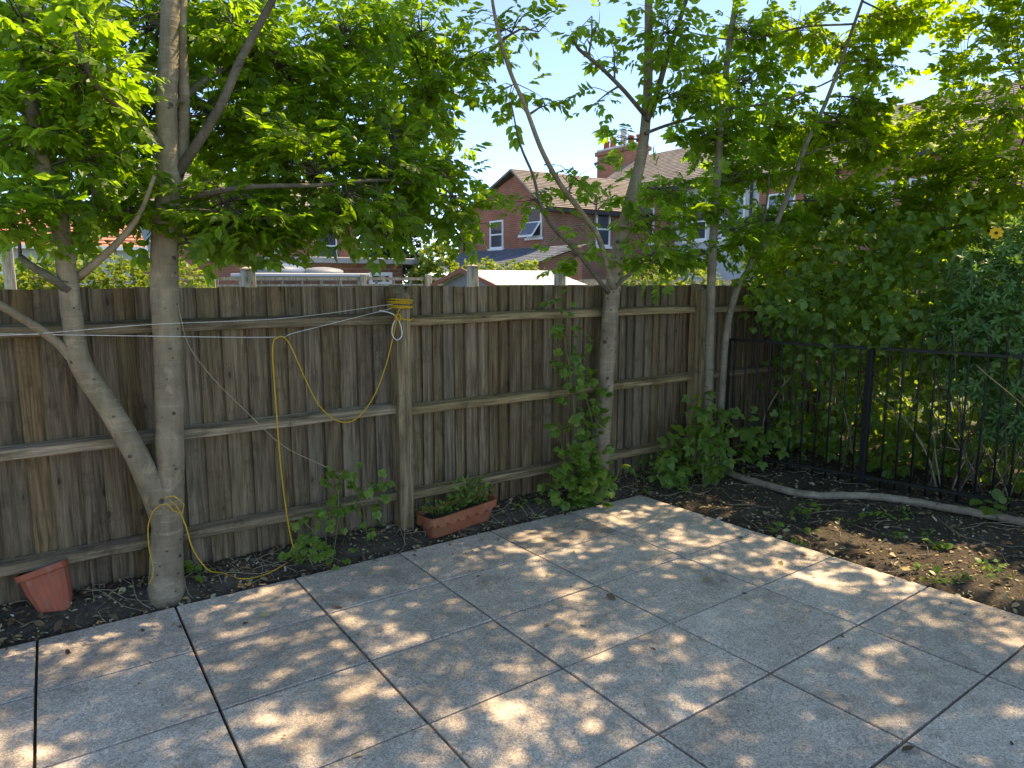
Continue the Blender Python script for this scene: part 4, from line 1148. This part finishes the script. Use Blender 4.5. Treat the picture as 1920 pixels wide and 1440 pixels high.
cane = Plant('cane_clump', at_z(1775, 950, 0), 'pale bare canes fanning up behind the railing at the right', 'canes')
for pts, Xo in [([(1762, 945), (1745, 870), (1720, 820), (1690, 770)], 1.95), ([(1770, 945), (1755, 860), (1750, 800)], 1.97), ([(1775, 945), (1800, 880), (1812, 850), (1760, 835)], 1.95), ([(1758, 945), (1742, 860), (1700, 790), (1640, 740)], 2.0), ([(1850, 965), (1830, 890), (1790, 830), (1730, 740)], 2.05), ([(1900, 960), (1870, 880), (1820, 800), (1760, 700)], 2.1), ([(1440, 880), (1430, 800), (1455, 740), (1490, 700)], 1.6), ([(1680, 940), (1640, 905), (1600, 890)], 1.8)]:
    pt = [at_x(a, b, Xo) for a, b in pts]
    cane.limb(pt, [.007, .0065, .005, .004][:len(pt)], 'cane', 'dry_stem', 6)

# ------------------------------------------------------------------ beyond the fence: houses
def quad(a, b, c, d): return [a, b, c, d], [(0, 1, 2, 3)]
def wall_poly(poly, thick, axis):
    """prism: polygon of 3d points pushed by thick along axis"""
    P = [np.asarray(p, float) for p in poly]; n = len(P); d = np.zeros(3); d[axis] = thick
    V = P + [p + d for p in P]
    Fs = [tuple(range(n)), tuple(range(n, 2 * n))[::-1]] + [(k, k + n, (k + 1) % n + n, (k + 1) % n) for k in range(n)]
    return V, Fs
def window(root, c, w, h, axis, out, mat='white_paint', open_low=False):
    """c centre on the wall, axis 0: wall in the y-z plane, 1: wall in the x-z plane; out = +-1 outward"""
    c = np.asarray(c, float); tdir = np.array([0, 1., 0]) if axis == 0 else np.array([1., 0, 0]); nd = np.zeros(3); nd[axis] = out
    z = np.array([0, 0, 1.])
    def bx(u0, u1, z0, z1, d0, d1):
        ps = [c + tdir * u + z * zz + nd * d for d in (d0, d1) for (u, zz) in ((u0, z0), (u1, z0), (u1, z1), (u0, z1))]
        return ps, [(0, 1, 2, 3), (7, 6, 5, 4), (0, 4, 5, 1), (1, 5, 6, 2), (2, 6, 7, 3), (3, 7, 4, 0)]
    t = .07
    fr = join(bx(-w/2, -w/2 + t, -h/2, h/2, -.02, .05), bx(w/2 - t, w/2, -h/2, h/2, -.02, .05), bx(-w/2 + t, w/2 - t, h/2 - t, h/2, -.02, .048), bx(-w/2 + t, w/2 - t, -h/2, -h/2 + t, -.02, .048), bx(-w/2 + t, w/2 - t, -.03, .03, -.02, .044))
    wo = part('window', *fr, M[mat], root)
    def sub(name, vf, m):
        return link(name, new_mesh(name, np.asarray(vf[0]) - np.array(root.location), vf[1]), M[m], wo)
    sub('pane', bx(-w/2 + t, w/2 - t, .03, h/2 - t, -.01, .012), 'glass')
    sub('pane', bx(-w/2 + t, w/2 - t, -h/2 + t, -.03, -.01, .012), 'glass')
    sub('sill', bx(-w/2 - .06, w/2 + .06, -h/2 - .09, -h/2 - .003, -.02, .11), mat)
    return wo
def roof_courses(a0, a1, b0, b1, n, step=.022):
    """slope from eave a0-a1 up to ridge b0-b1, with a step at every course"""
    a0, a1, b0, b1 = map(lambda p: np.asarray(p, float), (a0, a1, b0, b1))
    nn = np.cross(a1 - a0, b0 - a0); nn /= np.linalg.norm(nn)
    if nn[2] < 0: nn = -nn
    V, Fs = [], []
    for k in range(n):
        for t, o in ((k / n, step), ((k + 1) / n, 0.0)):
            V += [a0 + (b0 - a0) * t + nn * o, a1 + (b1 - a1) * t + nn * o]
    for k in range(2 * n - 1):
        Fs.append((2 * k, 2 * k + 1, 2 * k + 3, 2 * k + 2))
    return V, Fs

# brick house in the middle
HC = at_d(1022, 505, 27.0); HX, HY = HC[0], HC[1]
gy = at_x(862, 450, HX)[1]
zg = lambda b, a=1022: float(at_y(a, b, HY)[2])
zE = zg(380); rid = at_x(968, 322, HX); zR = rid[2]; yR = rid[1]
hx2 = HX + 6.4
h1 = empty('brick_house', (HX, HY, 0)); tag(h1, 'red brick rear wing with pointed gable and one window propped open', 'house')
zl = float(at_x(862, 405, HX)[2])
yl = gy
part('wall', *wall_poly([(HX - .004, HY, 0), (hx2, HY, 0), (hx2, HY, zE), (HX - .004, HY, zE)], .3, 1), M['brick_b'], h1)
part('wall', *wall_poly([(HX - .004, HY + .302, 0), (HX - .004, yl, 0), (HX - .004, yl, zE - .1), (HX - .004, yR, zR - .1), (HX - .004, HY + .302, zE + .2)], .3, 0), M['brick'], h1)
dz = (zR - zE) / (yR - HY)
rf = part('roof', *roof_courses((HX - .25, HY - .3, zE - .3 * dz * .8), (hx2 + .3, HY - .3, zE - .3 * dz * .8), (HX - .25, yR, zR + .1), (hx2 + .3, yR, zR + .1), 22), M['roof_brown'], h1)
part('roof', *roof_courses((hx2 + .3, yl + .3, zE - .3), (HX - .25, yl + .3, zE - .3), (hx2 + .3, yR, zR + .1), (HX - .25, yR, zR + .1), 22), M['roof_brown'], h1)
V, Fs = box((HX - .22, HY - .40, zE - .34), (hx2 + .3, HY - .27, zE - .20)); part('gutter', V, Fs, M['lead'], h1)
V, Fs = tube([(HX - .26, HY - .35, zE - .26), (HX - .26, yR, zR + .06)], [.05, .05], 4); part('verge', V, Fs, M['roof_brown'], h1)
V, Fs = tube([(HX - .26, yl + .3, zE - .36), (HX - .26, yR + .002, zR + .05)], [.05, .05], 4); part('verge', V, Fs, M['roof_brown'], h1)
V, Fs = tube([(HX - .07, yl - .5, 0), (HX - .07, yl - .5, zE - .1)], [.05, .05], 8); part('drainpipe', V, Fs, M['lead'], h1)
wc = at_x(932, 440, HX); window(h1, (HX - .004, wc[1], wc[2]), 1.0, 1.15, 0, -1)
wc = at_x(1003, 417, HX); w2 = window(h1, (HX - .004, wc[1], wc[2]), .95, 1.15, 0, -1)
s0 = np.array([HX - .06, wc[1], wc[2] - .02]); out = np.array([-.42, 0, -.55])
fl_v = []
for dd in (0, .04):
    for (yy, tt) in ((-.46, 0), (.46, 0), (.46, 1), (-.46, 1)):
        fl_v.append(s0 + np.array([-dd, yy, 0]) + out * tt)
part('open_sash', fl_v, [(0, 1, 2, 3), (7, 6, 5, 4), (0, 4, 5, 1), (1, 5, 6, 2), (2, 6, 7, 3), (3, 7, 4, 0)], M['white_paint'], h1)
gvv = [s0 + np.array([-.065, yy, .022]) + out * tt for (yy, tt) in ((-.38, .04), (.38, .04), (.38, .86), (-.38, .86))]
part('open_pane', gvv, [(0, 1, 2, 3)], M['glass'], h1)
for (a, b) in ((1130, 430),):
    wc = at_y(a, b, HY); window(h1, (wc[0], HY, wc[2]), .75 if a < 1200 else 1.0, 1.35, 1, -1)
# slate lean-to in front of the gable
le = empty('slate_lean_to', (HX - 2.4, HY + 2.5, 0)); tag(le, 'single-storey lean-to with blue-grey slate roof below the open window', 'lean-to')
zt2 = at_x(1000, 464, HX)[2]; zb2 = at_x(880, 500, HX - 3.0)[2]
y0_, y1_ = HY - 2.5, yl - .5
part('roof', *roof_courses((HX - 3.2, y1_, zb2 - .2), (HX - 3.2, y0_, zb2 - .2), (HX - .01, y1_, zt2), (HX - .01, y0_, zt2), 14, .012), M['slate'], le)
part('wall', *wall_poly([(HX - 3.0, y0_ + .3, 0), (HX - .01, y0_ + .3, 0), (HX - .01, y0_ + .3, zt2 - .08), (HX - 3.0, y0_ + .3, zb2 - .22)], .2, 1), M['brick_b'], le)
part('wall', *wall_poly([(HX - 3.0, y0_ + .51, 0), (HX - 3.0, y1_ - .2, 0), (HX - 3.0, y1_ - .2, zb2 - .3), (HX - 3.0, y0_ + .51, zb2 - .3)], .2, 0), M['brick_b'], le)
window(le, (HX - 1.5, y0_ + .3, zb2 - .7), 1.6, .9, 1, -1)

# terrace running towards us on the right, seen through the leaves
XT, XR = HX + 5.5, HX + 9.2
yo = lambda a: float(at_x(a, 450, XT)[1])
zeT = float(at_x(1640, 290, XT)[2]); zrT = float(at_x(1540, 225, XR)[2])
cuts = [yo(1085), yo(1265), yo(1420), yo(1580), yo(1800)]
def terrace_unit(ya, yb, mat, label):
    """ya far end, yb near end"""
    u = empty('terrace_house', (XT, (ya + yb) / 2, 0)); tag(u, label, 'house', 'brown-roofed terrace houses')
    yb2 = yb + .01
    part('wall', *wall_poly([(XT, ya, 0), (XT, yb2, 0), (XT, yb2, zeT), (XT, ya, zeT)], .3, 0), M[mat], u)
    part('wall', *wall_poly([(XT + .31, yb2, 0), (2 * XR - XT, yb2, 0), (2 * XR - XT, yb2, zeT), (XR, yb2, zrT - .12), (XT + .31, yb2, zeT)], .25, 1), M[mat], u)
    part('roof', *roof_courses((XT - .35, yb, zeT - .2), (XT - .35, ya, zeT - .2), (XR, yb, zrT), (XR, ya, zrT), 26), M['roof_brown'], u)
    part('roof', *roof_courses((2 * XR - XT + .35, ya, zeT - .2), (2 * XR - XT + .35, yb, zeT - .2), (XR, ya, zrT), (XR, yb, zrT), 26), M['roof_brown'], u)
    V, Fs = box((XT - .45, yb2, zeT - .28), (XT - .34, ya - .01, zeT - .16)); part('gutter', V, Fs, M['lead'], u)
    V, Fs = tube([(XT - .08, yb + .3, 0), (XT - .08, yb + .3, zeT - .2)], [.05, .05], 8); part('drainpipe', V, Fs, M['lead'], u)
    L = ya - yb
    for t in (.28, .72):
        window(u, (XT, yb + L * t, 4.0), 1.1, 1.45, 0, -1)
    return u
u1 = terrace_unit(cuts[0], cuts[1], 'brick', 'red brick terrace house with the pot-topped chimney behind the middle tree')
terrace_unit(cuts[1], cuts[2], 'render_grey', 'pale rendered terrace house just right of the brick one')
terrace_unit(cuts[2], cuts[3], 'brick', 'red brick terrace house behind the leaning sapling')
terrace_unit(cuts[3], cuts[4], 'brick_b', 'nearest terrace house, its tiled roof showing at the upper right')

# chimney stack on the terrace ridge
XRc = HX + 9.2
c0 = at_x(1133, 300, XRc); c1 = at_x(1203, 300, XRc); zt_ = float(at_x(1168, 277, XRc)[2]); ya_, yb_ = c1[1], c0[1]
V, Fs = bevel_box((XRc - .5, ya_, zt_ - 3.0), (XRc + .5, yb_, zt_ - .30), .01); part('chimney', V, Fs, M['brick'], u1)
V, Fs = bevel_box((XRc - .6, ya_ - .1, zt_ - .297), (XRc + .6, yb_ + .1, zt_ - .09), .02); part('chimney_cap', V, Fs, M['brick_b'], u1)
V, Fs = bevel_box((XRc - .52, ya_ - .02, zt_ - .087), (XRc + .52, yb_ + .02, zt_ + .02), .02); part('chimney_cap', V, Fs, M['render_grey'], u1)
for k, t in enumerate((.94, .76, .48, .28, .07)):
    yy = ya_ + (yb_ - ya_) * t; hh = (.50, .6, .9, .5, .45)[k]
    V, Fs = tube([(XRc, yy, zt_ + .021), (XRc, yy, zt_ + hh * .8), (XRc, yy, zt_ + hh * .82), (XRc, yy, zt_ + hh)], [.17, .14, .17, .165], 12); part('chimney_pot', V, Fs, M['terracotta' if k != 2 else 'render_grey'], u1, True)

# red-roofed house on the left
h4p = at_d(110, 500, 16.0); X0, Y0 = h4p[0] - 4.5, h4p[1]
h4 = empty('red_roofed_house', (X0, Y0, 0)); tag(h4, 'low pale house with red tiled roof behind the sunny hedge at the left', 'house')
ze4 = float(at_y(110, 458, Y0)[2]); zr4 = float(at_y(110, 395, Y0 + 1.6)[2]) + .1; X1 = X0 + 6.1; ym = Y0 + 2.0
part('wall', *wall_poly([(X0, Y0, 0), (X1, Y0, 0), (X1, Y0, ze4), (X0, Y0, ze4)], .25, 1), M['render_grey'], h4)
part('wall', *wall_poly([(X1 - .25, Y0 + .26, 0), (X1 - .25, Y0 + 4, 0), (X1 - .25, Y0 + 4, ze4), (X1 - .25, ym, zr4 - .1), (X1 - .25, Y0 + .26, ze4)], .25, 0), M['brick'], h4)
part('roof', *roof_courses((X0 - .2, Y0 - .25, ze4 - .06), (X1 + .2, Y0 - .25, ze4 - .06), (X0 - .2, ym, zr4), (X1 + .2, ym, zr4), 12, .03), M['roof_red'], h4)
part('roof', *roof_courses((X1 + .2, Y0 + 4.25, ze4 - .06), (X0 - .2, Y0 + 4.25, ze4 - .06), (X1 + .2, ym, zr4), (X0 - .2, ym, zr4), 12, .03), M['roof_red'], h4)
V, Fs = box((X0 - .2, Y0 - .33, ze4 - .12), (X1 + .2, Y0 - .24, ze4 - .03)); part('gutter', V, Fs, M['white_paint'], h4)
window(h4, (X0 + 4.0, Y0, ze4 - .75), 1.2, .8, 1, -1)
# brick house behind, between the leaves on the left
h5p = at_d(560, 500, 34.0); X0, Y0 = h5p[0] - 8, h5p[1]
h5 = empty('far_brick_house', (X0, Y0, 0)); tag(h5, 'distant brick house behind the left tree crown, above the low outbuildings', 'house')
ze5 = 4.6; X1 = X0 + 11.0; ym = Y0 + 3.5
part('wall', *wall_poly([(X0, Y0, 0), (X1, Y0, 0), (X1, Y0, ze5), (X0, Y0, ze5)], .3, 1), M['brick'], h5)
part('wall', *wall_poly([(X1 - .3, Y0 + .31, 0), (X1 - .3, Y0 + 7, 0), (X1 - .3, Y0 + 7, ze5), (X1 - .3, ym, ze5 + 2.3), (X1 - .3, Y0 + .31, ze5)], .3, 0), M['brick'], h5)
part('roof', *roof_courses((X0, Y0 - .3, ze5 - .1), (X1 + .2, Y0 - .3, ze5 - .1), (X0, ym, ze5 + 2.4), (X1 + .2, ym, ze5 + 2.4), 20), M['roof_brown'], h5)
part('roof', *roof_courses((X1 + .2, Y0 + 7.3, ze5 - .1), (X0, Y0 + 7.3, ze5 - .1), (X1 + .2, ym, ze5 + 2.4), (X0, ym, ze5 + 2.4), 20), M['roof_brown'], h5)
for k in range(4): window(h5, (X0 + 1.6 + 2.6 * k, Y0, 3.4), 1.1, 1.4, 1, -1)

# ------------------------------------------------------------------ neighbours' sheds and garden fences
def boxed(name, label, cat, lo, hi, mat, group=None):
    V, Fs = bevel_box(lo, hi, .012); c = np.array([(lo[0] + hi[0]) / 2, (lo[1] + hi[1]) / 2, lo[2]])
    o = link(name, new_mesh(name, np.array(V) - c, Fs), M[mat], None, c); return tag(o, label, cat, group)
# white-roofed shed
sp_ = at_d(985, 530, 10.5); sx0, sx1 = at_d(905, 530, 10.0)[0], at_d(1075, 530, 10.6)[0]
ws = empty('garden_shed', (sp_[0], sp_[1], 0)); tag(ws, 'garden shed with a bright white sheet roof above the fence top', 'shed')
Ya, Yb = sp_[1] - .7, sp_[1] + .9
zE_, zR_ = float(at_y(985, 535, Ya)[2]), float(at_y(975, 507, sp_[1] + .1)[2])
Xl, Xr = at_y(935, 535, Ya)[0], at_y(1085, 533, Ya)[0]
Ym = (Ya + Yb) / 2
part('roof', *roof_courses((Xl - .1, Ya - .08, zE_), (Xr + .1, Ya - .08, zE_), (Xl - .1, Ym, zR_), (Xr + .1, Ym, zR_), 5, .008), M['white_sheet'], ws)
part('roof', *roof_courses((Xr + .1, Yb + .08, zE_), (Xl - .1, Yb + .08, zE_), (Xr + .1, Ym, zR_), (Xl - .1, Ym, zR_), 5, .008), M['white_sheet'], ws)
part('wall', *wall_poly([(Xl, Ya, 0), (Xr, Ya, 0), (Xr, Ya, zE_ - .02), (Xl, Ya, zE_ - .02)], .04, 1), M['pale_wood'], ws)
part('wall', *wall_poly([(Xl, Ya + .05, 0), (Xl, Yb, 0), (Xl, Yb, zE_ - .02), (Xl, Ym, zR_ - .03), (Xl, Ya + .05, zE_ - .02)], .04, 0), M['grey_tarp'], ws)
part('verge', *wall_poly([(Xl - .12, Ya - .1, zE_ - .05), (Xl - .12, Ym, zR_ - .035), (Xl - .12, Yb + .1, zE_ - .05), (Xl - .12, Yb + .1, zE_ + .01), (Xl - .12, Ym, zR_ + .03), (Xl - .12, Ya - .1, zE_ + .01)], .018, 0), M['terracotta'], ws)

# trellis-topped garden fence, parallel to ours
TY = 6.6
ta_ = empty('trellis_fence', (0, TY, 0)); tag(ta_, 'pale garden fence with open trellis top just above our fence', 'trellis fence')
xa, xb = at_y(-60, 530, TY)[0], at_y(890, 530, TY)[0]
ztop = float(at_y(700, 520, TY)[2])
V, Fs = box((xa, TY - .03, ztop - .045), (xb, TY + .03, ztop)); part('rail', V, Fs, M['pale_wood'], ta_)
V, Fs = box((xa, TY - .02, ztop - .135), (xb, TY + .02, ztop - .105)); part('rail', V, Fs, M['pale_wood'], ta_)
V, Fs = box((xa, TY - .015, 0), (xb, TY + .015, ztop - .15)); part('panel', V, Fs, M['pale_wood'], ta_)
sl = None; xx = xa + .1
while xx < xb - .05:
    if sl is None:
        V, Fs = box((-.011, -.026, 0), (.011, .026, .06)); sl = new_mesh('lattice_slat', V, Fs)
    link('lattice_slat', sl, M['pale_wood'], ta_, (xx, 0, ztop - .105))
    xx += .30
for a in (185, 395, 678, 800):
    xx = at_y(a, 530, TY)[0]; V, Fs = bevel_box((xx - .045, TY - .10, 0), (xx + .045, TY - .031, ztop + .05), .006); part('post', V, Fs, M['pale_wood'], ta_)
TY2 = 8.4
tb_ = empty('far_garden_fence', (8, TY2, 0)); tag(tb_, 'pale boarded garden fence to the right beyond the middle tree', 'fence')
xa, xb = at_y(1085, 530, TY2)[0], at_y(1420, 530, TY2)[0]; zt3 = float(at_y(1250, 524, TY2)[2]); xx = xa
while xx < xb:
    V, Fs = box((xx + .004, TY2, 0), (xx + .14, TY2 + .02, zt3 + rng.uniform(-.01, .01))); part('fence_board', V, Fs, M['pale_wood'], tb_); xx += .15
V, Fs = box((xa, TY2 - .05, zt3 - .2), (xb, TY2 - .003, zt3 - .12)); part('rail', V, Fs, M['pale_wood'], tb_)
for a, b, D, lab in ((886, 496, 8.6, 'stout wooden post left of the white shed roof'), (1050, 505, 8.8, 'wooden post in front of the right end of the white shed roof'), (465, 500, 6.6, 'pale wooden post under the left tree crown'), (10, 440, 7.5, 'pale wooden pergola post at the left picture edge')):
    p = at_d(a, b, D); w = .055
    gp = empty('garden_post', (p[0], p[1], 0)); tag(gp, lab, 'post')
    V, Fs = bevel_box((p[0] - w, p[1] - w, 0), (p[0] + w, p[1] + w, p[2] - .03), .008); part('shaft', V, Fs, M['pale_wood'], gp)
    e = w + .008; z0 = p[2] - .029
    part('cap', [(p[0] - e, p[1] - e, z0), (p[0] + e, p[1] - e, z0), (p[0] + e, p[1] + e, z0), (p[0] - e, p[1] + e, z0), (p[0] - e, p[1] - e, z0 + .012), (p[0] + e, p[1] - e, z0 + .012), (p[0] + e, p[1] + e, z0 + .012), (p[0] - e, p[1] + e, z0 + .012), (p[0], p[1], z0 + .035)],
         [(3, 2, 1, 0), (0, 1, 5, 4), (1, 2, 6, 5), (2, 3, 7, 6), (3, 0, 4, 7), (4, 5, 8), (5, 6, 8), (6, 7, 8), (7, 4, 8)], M['pale_wood'], gp)
# outbuildings and covered things under the left crown
p = at_d(690, 500, 14.0); zt4 = float(at_d(690, 484, 14.0)[2])
ob = empty('outbuilding', (p[0], p[1], 0)); tag(ob, 'low brick outbuilding with thin flat roof under the dark evergreen', 'outbuilding')
V, Fs = box((p[0] - 1.1, p[1], 0), (p[0] + .75, p[1] + 2.2, zt4 - .12)); part('wall', V, Fs, M['brick_b'], ob)
V, Fs = bevel_box((p[0] - 1.35, p[1] - .25, zt4 - .117), (p[0] + 1.0, p[1] + 2.4, zt4), .01); part('roof', V, Fs, M['grey_tarp'], ob)
window(ob, (p[0] + .25, p[1], zt4 - .5), .5, .45, 1, -1)
def tarp_hump(name, label, c, r, mat):
    n, mm = 16, 7; V, Fs = [], []
    for j in range(mm + 1):
        t = j / mm
        for k in range(n):
            a = 2 * math.pi * k / n
            w = math.cos(t * math.pi / 2) ** .6
            V.append((r[0] * w * math.cos(a) * (1 + .05 * math.sin(3 * a + j)), r[1] * w * math.sin(a), r[2] * math.sin(t * math.pi / 2) * (1 + .06 * math.sin(2 * a))))
    for j in range(mm):
        for k in range(n):
            k2 = (k + 1) % n; Fs.append((j * n + k, j * n + k2, j * n + n + k2, j * n + n + k))
    Fs.append(tuple(range(n))[::-1])
    o = link(name, new_mesh(name, V, Fs, True), M[mat], None, c); return tag(o, label, 'tarpaulin')
p = at_d(560, 512, 11.5)
brk = empty('brick_store', (p[0] + .2, p[1] + .6, 0)); tag(brk, 'low brick store with covered bundles on top, left of the outbuilding', 'store')
V, Fs = bevel_box((p[0] - .72, p[1] + .03, 0), (p[0] + 1.17, p[1] + 1.17, p[2] - .062), .012); part('wall', V, Fs, M['brick_b'], brk)
V, Fs = bevel_box((p[0] - .78, p[1] - .03, p[2] - .06), (p[0] + 1.23, p[1] + 1.23, p[2]), .012); part('coping', V, Fs, M['render_grey'], brk)
V, Fs = bevel_box((p[0] + .1, p[1] - .01, .02), (p[0] + .8, p[1] + .028, p[2] - .3), .006); part('door', V, Fs, M['pale_wood'], brk)
tarp_hump('covered_boat', 'upturned boat hull under a blue-grey cover on the brick store', (p[0] - .25, p[1] + .5, p[2] + .003), (.55, .35, .16), 'tarp')
tarp_hump('covered_bundle', 'pale tarpaulin bundle on the brick store', (p[0] + .55, p[1] + .4, p[2] + .003), (.36, .3, .10), 'grey_tarp')

# ------------------------------------------------------------------ background greenery
def mass_plant(name, label, cat, base, vols, size, kind, mat, trunk=None, n_obj=0):
    pl = Plant(name, base, label, cat)
    if trunk: pl.limb(trunk[0], trunk[1], 'trunk', 'twig', 8)
    for c, r, n in vols:
        q = unit(n) * (rng.uniform(.35, 1, (n, 1)) ** .4) * np.asarray(r) + np.asarray(c)
        pl.pos.append(q); pl.D.append(unit(n) + (q - np.asarray(c)) / np.asarray(r) * .6); pl.N.append(np.array([0, -.2, .8]) + rng.normal(0, .5, (n, 3))); pl.S.append(rng.uniform(*size, n))
    pl.finish(kind, mat, n_obj)
p = at_d(120, 525, 8.5); vols = []
for k in range(7):
    c = at_d(-60 + k * 62, 512, 8.6); vols.append(((c[0], c[1], 1.55), (.5, .4, .48 + .06 * math.sin(k * 2.1)), 420))
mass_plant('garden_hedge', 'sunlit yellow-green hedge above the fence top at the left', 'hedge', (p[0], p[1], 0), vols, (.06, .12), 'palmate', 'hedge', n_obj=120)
p = at_d(742, 500, 17.0)
mass_plant('evergreen_tree', 'dark evergreen tree behind the outbuilding, left of the brick gable', 'tree', (p[0], p[1], 0),
           [((p[0], p[1], 2.6), (.75, .7, .9), 700), ((p[0] - .2, p[1], 1.8), (.85, .8, .7), 500), ((p[0] + .2, p[1], 3.3), (.5, .5, .6), 350)], (.12, .2), 'palmate', 'conifer', ([(p[0], p[1], 0), (p[0], p[1], 2), (p[0], p[1], 3.4)], [.12, .09, .03]))
p = at_d(822, 500, 14.5)
mass_plant('pale_bush', 'light green feathery bush between the dark evergreen and the drainpipe', 'bush', (p[0], p[1], 0),
           [((p[0], p[1], 1.9), (.42, .4, .7), 420), ((p[0] - .3, p[1], 1.6), (.4, .4, .5), 260)], (.10, .18), 'palmate', 'hedge')
p = at_d(945, 500, 13.5)
mass_plant('low_bush', 'sunny low bush directly behind the white shed roof', 'bush', (p[0], p[1], 0),
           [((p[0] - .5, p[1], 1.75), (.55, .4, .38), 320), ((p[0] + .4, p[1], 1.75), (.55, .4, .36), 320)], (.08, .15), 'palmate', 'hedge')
p = at_d(1200, 500, 15)
mass_plant('right_bush', 'green garden bush behind the right garden fence', 'bush', (p[0], p[1], 0),
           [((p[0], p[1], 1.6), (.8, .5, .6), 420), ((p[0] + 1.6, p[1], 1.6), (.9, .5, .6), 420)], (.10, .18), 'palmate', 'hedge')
